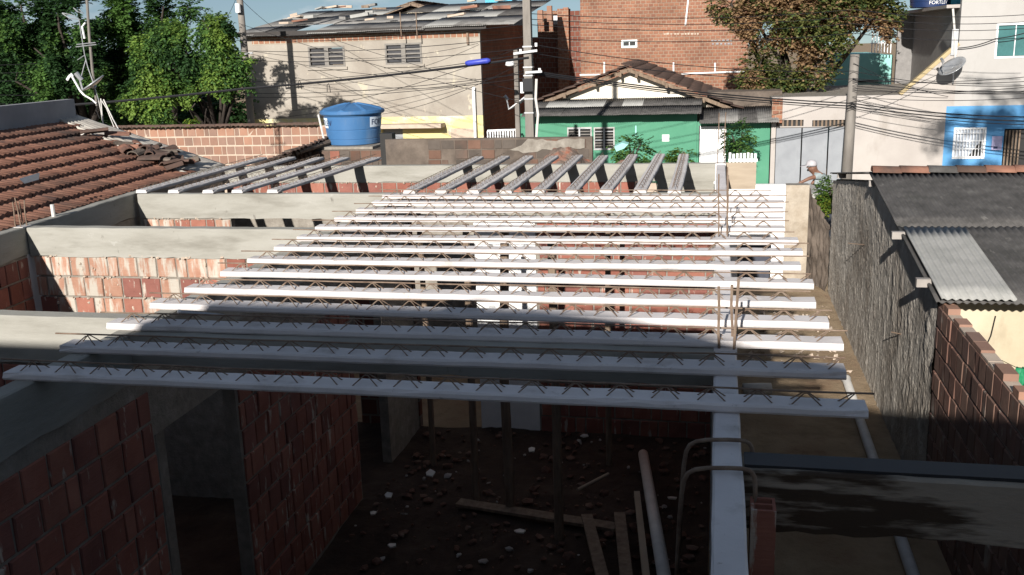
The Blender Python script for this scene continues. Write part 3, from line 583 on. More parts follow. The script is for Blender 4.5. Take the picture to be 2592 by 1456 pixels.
for k in range(30):
    f = rn.uniform(.15, 1.1) if k < 24 else rn.uniform(.3, 2.0); c = O0 + UD * (8.25 + .40 * f + rn.uniform(-.45, .45)) + VD * f + Vector((0, 0, .09 + rn.uniform(0, .04)))
    t = rn.uniform(0, 6.28); wv = Vector((math.cos(t), math.sin(t), rn.uniform(-.25, .25))); pv = Vector((-wv.y, wv.x, rn.uniform(-.3, .3))); l_ = rn.uniform(.10, .2); w_ = rn.uniform(.05, .09)
    q = MB(); S = 5
    for e in (-1, 1):
        for s in range(S + 1): a_ = math.pi * s / S; q.v.append(c + wv * (l_ * e) + pv * (w_ * math.cos(a_)) + Vector((0, 0, .05 * math.sin(a_))))
    q.f = [(s, s + 1, s + S + 2, s + S + 1) for s in range(S)]
    o = q.build('broken_tile', (TILED, TILED, TILE, MORTD)[k % 4]); sm = o.modifiers.new('thick', 'SOLIDIFY'); sm.thickness = .014
    solo(o, 'broken clay tile lying loose along the verge of the red roof', 'roof tile', 'broken tiles on the red roof')
c = O0 + UD * 6.5 + VD * .9
o = MB().prism([PX(50, 455, -7.0) , PX(100, 440, -7.05), PX(98, 455, -7.05), PX(62, 465, -7.0)], (0, 0, .012)).build('plastic_sheet', WHITE); solo(o, 'scrap of pale sheet lying on the red tile roof', 'scrap')

# ------------------------------------------------------------------ middle ground: brick wall, tank stand, brown wall
YW = thing('yard_wall', 'sunlit red block wall with pale joints under a row of dark tiles', 'wall', (-10.5, 20.1, GZ))
w = MB().box((-14.5, 20.01, GZ), (-8.2, 20.12, .02)).build('mortar_core', MORTL, YW)
bricks(w, (-13.6, 20.01), 0, 5.35, [-.085 - .205 * i for i in range(6)], BRKO, key='o', proud=.006, ht=.175)
tile_roof(YW, (-14.6, 19.84, .025), (1, 0, 0), (0, 1, .05), 6.35, 1, exp=.34, tw=.12, amp=.028, m=TILED, jit=.02, flag=True)
TB = thing('tank_stand', 'dark mossy brick stand below the blue water tank', 'stand', (-6.9, 17.9, GZ))
zt = PY(890, 380, 17.35).z
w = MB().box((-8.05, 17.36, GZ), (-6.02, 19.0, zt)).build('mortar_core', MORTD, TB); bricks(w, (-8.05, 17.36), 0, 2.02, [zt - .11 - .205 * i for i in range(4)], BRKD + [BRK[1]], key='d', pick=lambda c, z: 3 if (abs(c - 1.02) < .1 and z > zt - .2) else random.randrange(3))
MB().box((-7.55, 17.45, zt + .001), (-6.3, 18.85, zt + .05)).build('slab', MORT, TB)
# remains of a tile roof left of the stand
RT = thing('sagging_tile_roof', 'dark broken edge of an old tile roof left of the tank', 'roof', (-8.9, 17.6, GZ))
a = PY(640, 412, 15.2); b = PY(800, 352, 17.8)
tile_roof(RT, b + Vector((0.3, 0, .0)), (a - b), (-.35, .9, -.42), (a - b).length + .4, 3, exp=.32, tw=.17, m=TILED, jit=.05, amp=.04)
q = MB(); q.tube([b + Vector((.3, 0, -.05)), a + Vector((0, 0, -.06))], .05, 6).build('rafter', WOOD, RT)
q = MB().hexa([a + Vector((-1, .5, -2.2)), b + Vector((.3, 0, -2.4)), b + Vector((0, 1.2, -2.4)), a + Vector((-1.3, 1.5, -2.2))], [a + Vector((-.1, .2, -.12)), b + Vector((.2, .1, -.12)), b + Vector((0, 1.2, -.5)), a + Vector((-.5, 1.2, -.5))]); q.build('wall', MORTD, RT)

def bent_text(name, txt, c, r_of_z, ang0, z0, size, m, parent, spacing=1.0, lift=.006):
    cu = bpy.data.curves.new('lettering', 'FONT'); cu.body = txt; cu.size = size; cu.space_character = spacing
    to = bpy.data.objects.new('lettering_tmp', cu); COL.objects.link(to); bpy.context.view_layer.update()
    me = bpy.data.meshes.new_from_object(to.evaluated_get(bpy.context.evaluated_depsgraph_get())); bpy.data.objects.remove(to); bpy.data.curves.remove(cu)
    bm_ = bmesh.new(); bm_.from_mesh(me)
    for k in range(2): bmesh.ops.subdivide_edges(bm_, edges=[e for e in bm_.edges if e.calc_length() > size * .15], cuts=2)
    bmesh.ops.triangulate(bm_, faces=bm_.faces)
    off = parent_loc(parent)
    for v_ in bm_.verts:
        x, y = v_.co.x, v_.co.y; z = z0 + y; r = r_of_z(z) + lift; t = ang0 + x / r_of_z(z0); v_.co = Vector((c[0] + r * math.cos(t), c[1] + r * math.sin(t), z)) - off
    bm_.to_mesh(me); bm_.free(); me.materials.append(m); o = bpy.data.objects.new(name, me); COL.objects.link(o); o.parent = parent; return o
def water_tank(name, label, c, rb, rt, h, m, text=None, lids=True, textcol=None, labelm=None, angs=(), tsize=.14, lid_h=.2):
    t = thing(name, label, 'water tank', c); c = Vector(c)
    rz = lambda z: rb + (rt - rb) * (z - c.z) / h
    prof = [(rb * .96, 0), (rb, .015)]
    for f in (.16, .17, .19, .20, .46, .47, .49, .50, .86, .87, .89, .90): prof.append((rz(c.z + h * f) + (-.006 if round(f * 100) in (17, 19, 47, 49, 87, 89) else 0), h * f))
    prof += [(rt + .005, h * .955), (rt + .045, h * .96), (rt + .05, h * .99), (rt, h)]
    bo = MB().lathe(c, prof, 56).build('body', m, t, smooth=True); bo.modifiers.new('es', 'EDGE_SPLIT').split_angle = math.radians(20)
    q = MB(); n = 56; k0 = 0
    for (f, zz) in ((1.0, 0), (1.0, .05), (.96, .065), (.6, .065 + lid_h * .5), (.22, .065 + lid_h * .93), (0.02, .065 + lid_h)):
        for j in range(n):
            rib = 1 if j % 7 == 0 else 0; a = 2 * math.pi * j / n; r = (rt + .06) * f; q.v.append(c + Vector((r * math.cos(a), r * math.sin(a), h * .985 + zz + rib * .02 * (1 if .1 < f < .97 else 0))))
    for i in range(5):
        for j in range(n): q.f.append((i * n + j, i * n + (j + 1) % n, (i + 1) * n + (j + 1) % n, (i + 1) * n + j))
    q.f.append(tuple(5 * n + j for j in range(n))); q.f.append(tuple(j for j in range(n - 1, -1, -1))); q.build('lid', m, t)
    for (a0, span, zf, tx) in angs:
        if labelm:
            q = MB(); n = 14; z0 = c.z + h * zf; hh = .19
            for i in range(n + 1):
                a = a0 + span * i / n
                for z in (z0, z0 + hh): r = rz(z) + .004; q.v.append(Vector((c.x + r * math.cos(a), c.y + r * math.sin(a), z)))
            q.f = [(2 * i, 2 * i + 2, 2 * i + 3, 2 * i + 1) for i in range(n)]; lo = q.build('label_sticker', labelm, t, smooth=True)
            bent_text('lettering', tx, c, rz, a0 + .05, z0 + .045, tsize, textcol, t, 1.05, .009)
        else: bent_text('lettering', tx, c, rz, a0, c.z + h * zf, tsize, textcol, t, 1.0)
    return t
NAVY = flat('navy_print', (.03, .05, .12)); LAB = flat('label_white', (.62, .70, .78), dark=.95)
tc_ = Vector((-6.90, 18.1, zt + .052)); view = math.atan2(-tc_.y, -tc_.x)      # angle of the side facing the viewer
TK = water_tank('water_tank', 'blue round plastic water tank with lid on the brick stand', tc_, .50, .56, .60, TANK, textcol=NAVY, labelm=LAB, angs=((view + .62, 1.05, .55, 'FORTLEV'), (view - 2.05, 1.0, .55, 'FORTLEV')), tsize=.15, lid_h=.115)
a = tc_ + Vector((-.62, -.2, .58)); MB().tube([a, a + Vector((.1, 0, -.62)), a + Vector((.2, .05, -.68))], .02, 8).build('overflow_pipe', PVC, TK); MB().tube([tc_ + Vector((-.75, -.15, .03)), tc_ + Vector((-.35, -.1, .04))], .035, 8).build('inlet_pipe', PVC, TK)

BR = thing('brown_yard_wall', 'weathered brown yard wall of mossy blocks and patchy render right of the tank', 'wall', (-3.9, 16.6, GZ))
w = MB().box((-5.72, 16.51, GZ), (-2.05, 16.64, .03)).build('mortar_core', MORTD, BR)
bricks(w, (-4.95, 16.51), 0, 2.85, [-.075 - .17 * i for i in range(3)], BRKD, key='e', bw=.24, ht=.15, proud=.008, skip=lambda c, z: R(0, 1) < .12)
rn = random.Random(4); up_ = [PY(x, 352 + rn.uniform(-2, 6), 16.49) for x in range(1480, 1330, -12)] + [PY(1320, 368, 16.49), PY(1290, 380, 16.49)]; lo_ = [PY(x, 378 - (x - 1290) * .06 + rn.uniform(-5, 5) + 8, 16.49) for x in range(1300, 1482, 12)]
MB().prism(up_ + lo_, (0, .02, 0)).build('render_patch', MORT, BR)
MB().box((-5.95, 16.9, GZ), (-5.72, 17.1, .10)).build('shade_gap_block', DARK, BR)  # near-black box standing in for the shaded gap beside the tank stand
q = MB(); n = 44; rn = random.Random(6)
for j in range(n + 1):
    for i in range(n + 1):
        x = -3.6 + 2.9 * i / n; y = 13.9 + 2.3 * j / n; bell = math.exp(-((x + 2.35) / .75) ** 2) * .85 + math.exp(-((x + 1.3) / .4) ** 2) * .55
        q.v.append(Vector((x, y, -1.2 + (1.42 * bell + .10 * noise.noise((x * 4, y * 4, 0)) + .05 * noise.noise((x * 13, y * 13, 2))) * math.sin(math.pi * j / n) ** .5)))
for j in range(n):
    for i in range(n): a = j * (n + 1) + i; q.f.append((a, a + 1, a + n + 2, a + n + 1))
solo(q.build('rubble_heap', mat('heap', [(.35, (.12, .09, .07)), (.50, (.20, .15, .12)), (.62, (.27, .11, .07))], scale=3.5, bump=1, bscale=14, bdist=.04)), 'heap of demolition rubble and red tile behind the short joists', 'heap')
solo(MB().prism([PY(1555, 372, 16.3), PY(1575, 362, 16.3), PY(1590, 366, 16.3), PY(1580, 376, 16.3), PY(1560, 384, 16.3)], (0, .15, .02)).build('plastic_bag', TURQ), 'crumpled turquoise plastic on the rubble heap', 'bag')

# ------------------------------------------------------------------ far side of the street
def RC(x0, y0, x1, y1, Y):
    """pixel rectangle -> (X0, X1, Z0, Z1) on the plane Y"""
    ym, xm = (y0 + y1) / 2, (x0 + x1) / 2
    return (PY(x0, ym, Y).x, PY(x1, ym, Y).x, PY(xm, y1, Y).z, PY(xm, y0, Y).z)
def bx(m_, r, Y0, Y1): m_.box((r[0], Y0, r[2]), (r[1], Y1, r[3])); return m_
def window(parent, r, Y, frame_m, pane_m, nx=2, nz_=4, fw=.05, bar=.03, inset=.06):
    """r = opening; frame, panes set back, glazing bars"""
    x0, x1, z0, z1 = r
    f = MB()
    for a in ((x0, x0 + fw, z0, z1), (x1 - fw, x1, z0, z1), (x0 + fw, x1 - fw, z0, z0 + fw), (x0 + fw, x1 - fw, z1 - fw, z1)): bx(f, a, Y - .02, Y + .07)
    wo = f.build('window', frame_m, parent); pw = (x1 - x0 - 2 * fw) / nx; ph = (z1 - z0 - 2 * fw) / nz_
    for i in range(nx):
        for j in range(nz_):
            a = (x0 + fw + i * pw + bar / 2, x0 + fw + (i + 1) * pw - bar / 2, z0 + fw + j * ph + bar / 2, z0 + fw + (j + 1) * ph - bar / 2)
            bx(MB(), a, Y + inset, Y + inset + .02).build('pane', pane_m, wo)
    g_ = MB()
    for i in range(1, nx): bx(g_, (x0 + fw + i * pw - bar / 2, x0 + fw + i * pw + bar / 2, z0 + fw, z1 - fw), Y + .005, Y + .055)
    for j in range(1, nz_): bx(g_, (x0 + fw, x1 - fw, z0 + fw + j * ph - bar / 2, z0 + fw + j * ph + bar / 2), Y + .008, Y + .05)
    if g_.f: g_.build('glazing_bar', frame_m, wo)
    return wo
GLASS = flat('dusty_glass', (.055, .055, .06), rough=.25, spec=.5); WFR = flat('old_window_paint', (.20, .185, .165))

# cream two-storey house -----------------------------------------------------------------------
CB = thing('cream_house', 'two-storey house with blotchy cream render and rusty corrugated roof', 'house', (-11.7, 34, GZ))
CY = 32.0
x0, x1 = -15.95, -7.62; w1 = RC(781, 117, 873, 170, CY); w2 = RC(975, 109, 1068, 163, CY)
zb = PY(1000, 296, CY).z; zt = 2.22
dr = RC(970, 327, 1021, 400, CY); dr = (dr[0], dr[1], GZ, dr[3])
MB().wall(CY, x0, x1, zb, zt, .18, [w1, w2]).build('wall', CREAM, CB)
MB().wall(CY + .004, x0, x1, GZ, zb, .17, [dr]).build('lower_wall', YELL, CB)
fb = MB()
for a in ((x0 + .3, x1 - .05, zt - .36, zt - .12),): bx(fb, a, CY - .012, CY + .01)
fb.build('brick_band', brick_tex('band_brick', (.30, .14, .09), (.36, .2, .13), (.44, .38, .3), .2, .17), CB)
for r in (w1, w2):
    wo = window(CB, r, CY, WFR, GLASS, 2, 4, .06, .05); c = (r[0] + r[1]) / 2
    bx(MB(), (c - .075, c + .075, r[2] + .06, r[3] - .06), CY - .015, CY + .05).build('middle_post', WFR, wo); bx(MB(), (r[0] - .07, r[1] + .07, r[2] - .09, r[2]), CY - .06, CY + .02).build('sill', CREAM, wo)
bx(MB(), dr, CY + .08, CY + .10).build('shutter', GATE, CB)
r = RC(958, 312, 1127, 322, CY); bx(MB(), r, CY - .55, CY).build('canopy', MORTL, CB)
r = RC(1142, 325, 1200, 352, CY); bx(MB(), r, CY - .03, CY).build('blocked_panel', MORTL, CB)
a = PY(1200, 224, CY); b = PY(1206, 360, CY); MB().tube([a + Vector((.03, -.06, .03)), a + Vector((0, -.09, 0)), (b.x, b.y - .09, GZ)], .055, 10).build('down_pipe', WHITE, CB, smooth=True)
r = RC(1182, 83, 1196, 112, CY); bx(MB(), (r[0], r[0] + .07, r[2], r[3]), CY - .08, CY).build('bracket', STEEL, CB)
for px in (1016, 1056): p_ = PY(px, 95, CY - .4); MB().tube([p_ + Vector((0, 0, -.05)), p_ + Vector((0, 0, .8))], .02, 5).build('roof_rod', STEEL, CB)
MB().box((x1 - .18, CY + .18, GZ), (x1 - .004, 39.5, zt + .1)).build('side_wall', FARBRICKX, CB)
MB().box((x0, CY + .18, GZ), (x0 + .18, 39.5, zt)).build('side_wall', CREAM, CB)
MB().box((x0 - .05, CY - .36, zt - .10), (x1 + .3, CY - .26, zt + .05)).build('fascia', flat('eave_shadow_fascia', (.035, .03, .027)), CB)  # board coloured near black for the shadow under the eave
rv = Vector((0, 7.2, .95)); k = 0; xx = x0 - .5
while xx < x1 + .35:
    for r_ in range(3):
        if R(0, 1) < .04: continue
        sheet(CB, Vector((xx, CY - .45, zt + .06 + .01 * xx)) + rv * (r_ / 3) + Vector((0, 0, .02 * r_ + R(0, .05))), (1, R(-.02, .02), R(-.015, .015)), rv, 1.08, rv.length * .37, (FIBM, FIBM, FIB, FIBL)[random.choice((0, 1, 1, 2, 3))], nv=2)
    xx += 1.0
rn = random.Random(17)
for k in range(26):
    f = rn.uniform(.2, 1); c = Vector((rn.uniform(x0, x1), CY - .4, zt + .14)) + rv * f; l_ = rn.uniform(.15, .7); t = rn.uniform(-.6, .6)
    o = MB().bar(c, c + Vector((l_ * math.cos(t), l_ * math.sin(t) * .6, rn.uniform(-.02, .08))), rn.uniform(.1, .28), rn.uniform(.04, .12)).build('roof_debris', rn.choice((TILE, MORTL, WOOD, FIBM, FIBL)))
    solo(o, 'loose scrap weighing down the corrugated roof of the cream house', 'scrap', 'scraps on the cream house roof')
# gabled house behind
GH = thing('gabled_house', 'small house behind with cream gable and tiled eaves', 'house', (-11, 43, GZ))
pk = PY(1048, 8, 42); l_ = PY(935, 48, 42); r_ = PY(1160, 40, 42)
MB().prism([l_ + Vector((.7, 0, 0)), r_ - Vector((.4, 0, 0)), pk - Vector((0, 0, .22))], (0, .2, 0)).build('gable', flat('cream_gable', (.70, .62, .48)), GH)
MB().box((l_.x + .7, 42.0, GZ), (r_.x - .4, 50, l_.z)).build('wall', CREAM, GH)
for (e, sgn) in ((l_, 1), (r_, -1)):
    d_ = e - pk; tile_roof(GH, pk + d_ * 1.12 + Vector((0, -.5, -.02)), (0, 1, 0), -d_, 8, int(d_.length * 1.12 / .38) + 1, exp=.38, tw=.22, m=TILED, flag=True)
    MB().bar(pk + d_ * 1.1 + Vector((0, -.45, -.06)), pk + Vector((0, -.45, -.03)), .06, .16).build('barge_board', WOOD, GH)
# small white frame with turquoise tank
r = RC(1228, -12, 1296, 16, 41); WT = thing('roof_tank', 'turquoise square tank on a white frame above the cream house', 'water tank', ((r[0] + r[1]) / 2, 41.5, r[2]))
q = bx(MB(), r, 41, 42); q.build('body', flat('turquoise_tank', (.06, .36, .52), rough=.4), WT); bx(MB(), (r[0] - .05, r[1] + .05, r[3], r[3] + .06), 40.95, 42.05).build('lid', flat('turquoise_tank_lid', (.06, .36, .52), rough=.4), WT)
r = RC(1206, 17, 1300, 28, 41); WF = thing('tank_tower', 'white concrete tower of posts and slab below the turquoise tank', 'frame', ((r[0] + r[1]) / 2, 41.5, GZ)); bx(MB(), r, 40.8, 42.2).build('slab', WHITE, WF)
for xq in (r[0] + .12, r[1] - .12): MB().box((xq - .1, 40.9, GZ), (xq + .1, 41.1, r[2])).build('post', WHITE, WF)
MB().box((r[0], 41.4, GZ), (r[1], 42, r[2])).build('wall', DKBRICK, WF)
r = RC(1290, 12, 1327, 50, 40); solo(bx(MB(), (r[0], r[1], GZ, r[3]), 40, 40.8).build('rendered_block', PALE), 'pale rendered stair block beside the dark brick side wall', 'building')

# unfinished brick houses in the middle ---------------------------------------------------------
BB = thing('brick_building', 'tall bare red brick building with one small window', 'building', (-2, 44, GZ))
BY = 40.0; bx0 = PY(1470, 120, BY).x; bx1 = PY(1893, 120, BY).x; w3 = RC(1573, 101, 1613, 121, BY)
MB().wall(BY, bx0, bx1, GZ, 7.5, .2, [w3]).build('wall', FARBRICK, BB)
MB().box((bx0, BY + .2, GZ), (bx0 + .2, 48, 7.5)).build('side_wall', FARBRICKX, BB); MB().box((bx1 - .2, BY + .2, GZ), (bx1, 48, 7.5)).build('side_wall', FARBRICKX, BB)
wo = window(BB, w3, BY, WHITE, DARK, 2, 1, .07, .03)
def pvc(a, b, m=WHITE, r=.035, par=None): MB().tube([a, b], r, 6).build('water_pipe', m, par)
o_ = Vector((0, -.05, 0))
pvc(PY(1468, 190, BY) + o_, PY(1532, 189, BY) + o_, par=BB); pvc(PY(1530, 188, BY) + o_, PY(1530, 157, BY) + o_, par=BB); pvc(PY(1705, 187, BY) + o_, PY(1705, 158, BY) + o_, par=BB)
pvc(PY(1725, 187, BY) + o_, PY(1885, 181, BY) + o_, par=BB); pvc(PY(1810, 184, BY) + o_, PY(1810, 159, BY) + o_, par=BB); pvc(PY(1743, -8, BY) + o_, PY(1735, 64, BY) + o_, par=BB)
rn = random.Random(2)
for (xa, xb, yy) in ((1680, 1765, 86), (1800, 1852, 103), (1802, 1850, 111)):
    x = xa
    while x < xb:
        r = RC(x, yy - 2 + rn.uniform(-1, 1), x + rn.uniform(3, 7), yy + 2, BY); bx(MB(), r, BY - .015, BY).build('mortar_dab', (MORTL, GATE)[yy > 90], BB); x += rn.uniform(7, 11)
BS = thing('brick_stack', 'narrow stepped brick stack left of the tall brick building', 'building', (-6, 42, GZ))
r = RC(1412, 22, 1440, 200, 40.6); bx(MB(), (r[0], r[1], GZ, r[3]), 40.6, 41.2).build('pier', FARBRICK, BS); r = RC(1360, 28, 1412, 70, 42); bx(MB(), (r[0], r[1], GZ, r[3]), 42, 42.5).build('wall', FARBRICK, BS)
MB().box((PY(1440, 100, 40.6).x, 40.9, GZ), (bx0 - .02, 43, PY(1450, 28, 41).z)).build('infill', DKBRICK, BS)
for px in (1372, 1395, 1424, 1436): p_ = PY(px, 24, 41.5); MB().box((p_.x - .1, 41.0, p_.z - .5), (p_.x + .1, 41.2, p_.z + R(-.05, .15))).build('loose_brick', BRKO[0], BS)
r = RC(1300, 75, 1412, 200, 41); solo(bx(MB(), (r[0], r[1], GZ, r[3] - .3), 41.3, 44).build('dim_house', DKBRICK), 'dim block house in the gap behind the concrete pole', 'house')
solo(bx(MB(), RC(1402, 40, 1414, 62, 41), 40.9, 41).build('satellite_dish', GALV), 'small round dish on the brick stack', 'dish')

# green house -----------------------------------------------------------------------------------
GR = thing('green_house', 'low green house with cream gable and a lean-to corrugated roof', 'house', (-2.5, 32, GZ))
gx0 = PY(1310, 320, 30).x; gx1 = PY(1764, 330, 30).x; gz1 = PY(1550, 285, 30).z
wA = RC(1436, 322, 1498, 352, 30); wB = RC(1503, 322, 1556, 380, 30)
MB().wall(30, gx0, gx1, GZ, gz1, .18, [wA, wB]).build('wall', GREEN, GR)
for r, nz_ in ((wA, 4), (wB, 8)):
    wo = window(GR, r, 30, flat('louvre_frame%d' % nz_, (.42, .42, .40)), DARK, 1, 1, .04)
    for j in range(nz_):
        z = r[2] + (j + .5) * (r[3] - r[2]) / nz_; MB().bar((r[0] + .04, 30.0, z), (r[1] - .04, 30.0, z), .05, .025).build('louvre', WFR if j % 3 else GALV, wo)
    c = (r[0] + r[1]) / 2; bx(MB(), (c - .025, c + .025, r[2], r[3]), 29.965, 29.99).build('upright', GALV, wo)
r = RC(1676, 341, 1694, 358, 30); bx(MB(), r, 29.98, 30).build('meter_plate', WHITE, GR)
r = RC(1608, 318, 1616, 345, 30); bx(MB(), (r[0], r[0] + .04, r[2], r[3]), 29.97, 30).build('cable_clip', TURQ, GR)
# lean-to roof sheets
ev = PY(1550, 291, 29.3).z; tv = PY(1550, 252, 31.4).z; lv = Vector((0, 2.1, tv - ev)); n = 9; xs0 = PY(1318, 285, 29.3).x; wd = (PY(1772, 285, 29.3).x - xs0) / n
for k in range(n):
    sheet(GR, (xs0 + k * wd, 29.3, ev + .008 * (k % 2)), (1, 0, 0), lv, wd * 1.06, lv.length * .55, FIB, nv=2)
    sheet(GR, Vector((xs0 + k * wd, 29.3, ev + .03 + .008 * (k % 2))) + lv * .48, (1, 0, 0), lv, wd * 1.06, lv.length * .52, FIBL if 0 < k < 6 and k != 4 else FIB, nv=2)
# gable and tiled roof
gp = PY(1592, 170, 31.6); gl = PY(1362, 258, 31.6); gr = PY(1872, 275, 31.6)
MB().prism([gl + Vector((.25, 0, -.10)), Vector((gl.x + .25, 31.6, GZ)), Vector((gr.x - .5, 31.6, GZ)), gr + Vector((-.5, 0, .02)), gp - Vector((0, 0, .16))], (0, .2, 0)).build('gable', flat('gable_cream', (.70, .64, .53), dark=.93), GR)
for e in (gl, gr):
    d_ = e - gp; nc = int(d_.length * 1.03 / .36)
    tile_roof(GR, gp + d_ * 1.03 + Vector((0, -.55, .02)), (0, 1, 0), -d_, 6.6, nc + 1, exp=.36, tw=.2, m=TILED, amp=.045, jit=.02)
    MB().bar(gp + d_ * 1.02 + Vector((0, -.35, -.09)), gp + Vector((0, -.35, -.07)), .05, .11).build('barge_board', WOOD, GR)
    for f in (.08, .35, .68): c = gp + d_ * f + Vector((0, -.5, -.10)); MB().box(tuple(c + Vector((-.04, 0, -.10))), tuple(c + Vector((.04, .6, .02)))).build('rafter_end', WOOD, GR)
# right annexe with white door
AX = thing('green_annexe', 'green annexe with a bright white door under a grey roof strip', 'house', (.8, 31, GZ))
ax1 = PY(1948, 370, 30.05).x; dd_ = RC(1766, 318, 1840, 430, 30.05); dd_ = (gx1 + .06, dd_[1], GZ, dd_[3])
MB().wall(30.05, gx1 + .004, ax1, GZ, PY(1850, 306, 30.05).z, .18, [dd_]).build('wall', GREEN, AX)
bx(MB(), (dd_[0] + .03, dd_[1] - .03, dd_[2], dd_[3] - .03), 30.07, 30.12).build('door', WHITE, AX)
bx(MB(), (dd_[0] + .03, dd_[0] + .06, dd_[2], dd_[3]), 30.0, 30.06).build('door_jamb', WHITE, AX)
ev = PY(1860, 311, 29.5).z; tv = PY(1860, 270, 31.4).z; lv = Vector((0, 1.9, tv - ev)); sx = PY(1770, 300, 29.5).x
for k in range(4): sheet(AX, (sx + k * .56, 29.5, ev + .008 * (k % 2)), (1, 0, 0), lv, .6, lv.length, (FIB, FIBM)[k % 2], nv=2)
MB().box((sx + .2, 31.5, GZ), (ax1 + .4, 33, PY(1880, 232, 31.5).z)).build('back_wall', MORTD, AX)
# garage / grey wall / blue front -----------------------------------------------------------------
GA = thing('pale_house', 'pale rendered house with grey garage door, blue painted front and upper storey', 'house', (6.5, 33, GZ))
hx0 = PY(1952, 340, 30).x; hz = PY(2150, 243, 30).z; hxb = PY(2390, 350, 30).x; hxe = 13.0
gd = RC(1962, 322, 2148, 446, 30); gd = (gd[0], gd[1], GZ, gd[3]); v1 = RC(1965, 304, 2034, 320, 30); v2 = RC(2056, 304, 2148, 320, 30)
wb = RC(2412, 323, 2494, 402, 30); db = RC(2538, 326, 2600, 440, 30); db = (db[0], db[1] + .2, GZ, db[3])
hz2 = PY(2480, 268, 30).z
MB().wall(30, hx0, hxb, GZ, hz, .18, [gd, v1, v2]).build('wall', PALE, GA)
MB().wall(30.002, hxb, hxe, GZ, hz2, .18, [wb, db]).build('blue_wall', BLUEW, GA)
wu = RC(2520, 58, 2620, 147, 30); hxu = PY(2428, 100, 30).x
MB().wall(30.0, hxu, hxe, hz2, 5.2, .18, [wu]).build('upper_wall', GREYW, GA)
pa = PY(2278, 243, 30); pb = PY(2425, 112, 30)
MB().prism([Vector((pa.x, 30.0, hz)), Vector((pa.x, 30.0, hz + .001)), Vector((hxu, 30.0, pb.z)), Vector((hxu, 30.0, hz2)), Vector((hxb, 30.0, hz2)), Vector((hxb, 30.0, hz))], (0, .18, 0)).build('stair_parapet', PALE, GA)
MB().bar(Vector((pa.x, 30.09, hz + .02)), Vector((hxu, 30.09, pb.z + .02)), .24, .10).build('stair_coping', flat('ochre_coping', (.42, .33, .18)), GA)
bx(MB(), (hx0, hx0 + .3, PY(1960, 312, 30).z, hz - .03), 29.985, 30).build('exposed_brick', FARBRICK, GA)
k = 3
for i in range(k):
    a = gd[0] + (gd[1] - gd[0]) * (0, .36, .72)[i]; b = gd[0] + (gd[1] - gd[0]) * (.36, .72, 1)[i]; bx(MB(), (a + .02, b - .02, gd[2] + .03, gd[3] - .01), 30.05, 30.09).build('garage_door', GATE, GA)
for v in (v1, v2):
    bx(MB(), v, 30.10, 30.12).build('vent', DARK, GA); n = 9 if v is v2 else 6
    for i in range(n): x = v[0] + (i + .5) * (v[1] - v[0]) / n; bx(MB(), (x - .025, x + .025, v[2], v[3]), 30.02, 30.06).build('vent_slat', WOOD, GA)
wo = window(GA, wb, 30, WHITE, flat('curtain', (.50, .55, .62)), 1, 1, .05); 
for i in range(9): x = wb[0] + .05 + (i + .5) * (wb[1] - wb[0] - .1) / 9; MB().tube([(x, 29.95, wb[2]), (x, 29.95, wb[3])], .012, 5).build('grille_bar', WHITE, wo)
for j in range(4): z = wb[2] + (j + .3) * (wb[3] - wb[2]) / 4; MB().tube([(wb[0], 29.945, z), (wb[1], 29.945, z)], .012, 5).build('grille_bar', WHITE, wo)
c = (wb[0], wb[1], wb[2], wb[3]); MB().prism([(wb[1] - .1, 30.045, wb[3] - .35), (wb[0] + .45, 30.045, wb[2] + .06), (wb[1] - .1, 30.045, wb[2] + .06)], (0, .01, 0)).build('dark_gap', DARK, wo)
bx(MB(), (db[0], db[1], db[2], db[3]), 30.15, 30.17).build('door_void', DARK, GA)
for i in range(5): x = db[0] + .04 + i * .09; bx(MB(), (x, x + .04, db[2] + .05, db[3] - .05), 30.03, 30.06).build('door_bar', WOOD, GA)
r = RC(2510, 345, 2536, 380, 30); bx(MB(), r, 29.98, 30).build('notice', flat('lilac_notice', (.45, .42, .62)), GA); bx(MB(), (r[0] + .05, r[0] + .16, r[2] + .04, r[2] + .1), 29.974, 29.979).build('notice_print', NAVY, GA)
wo = window(GA, wu, 30, WHITE, flat('teal_glass', (.05, .15, .15), rough=.15, spec=.6), 2, 1, .05, .02)
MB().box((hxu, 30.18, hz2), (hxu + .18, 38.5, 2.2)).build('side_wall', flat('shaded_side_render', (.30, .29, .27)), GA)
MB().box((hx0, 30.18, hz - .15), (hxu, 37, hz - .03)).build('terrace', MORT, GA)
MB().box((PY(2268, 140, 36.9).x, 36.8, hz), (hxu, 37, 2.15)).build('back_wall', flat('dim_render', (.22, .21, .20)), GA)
MB().box((hxu - .35, 30.2, 2.2), (hxu + 2.6, 38.6, 2.29)).build('eave_slab', PALE, GA)
MB().tube([PY(2412, 22, 29.93), PY(2418, 100, 29.93), PY(2418, 146, 29.93)], .03, 6).build('down_pipe', PVC, GA)
bx(MB(), RC(2408, 74, 2424, 140, 30), 29.96, 30.0).build('narrow_window', GALV, GA)
tk2 = PY(2356, 30, 33.6); tk2.z = 2.31; v2_ = math.atan2(-tk2.y, -tk2.x)
water_tank('water_tank', 'dark blue round water tank on the flat roof at the top right', tk2 + Vector((0, .3, 0)), .56, .64, .9, TANKD, textcol=WHITE, angs=((v2_ - .02, 1, .10, 'FORTLEV'),), tsize=.15)
r = RC(2408, -14, 2432, 22, 33.6); r = (r[0], r[1], 2.30, r[3])
solo(bx(MB(), r, 33.6, 34.6).build('turquoise_tank', flat('teal_tank', (.05, .30, .38))), 'teal tank at the roof edge beside the dark blue one', 'water tank')
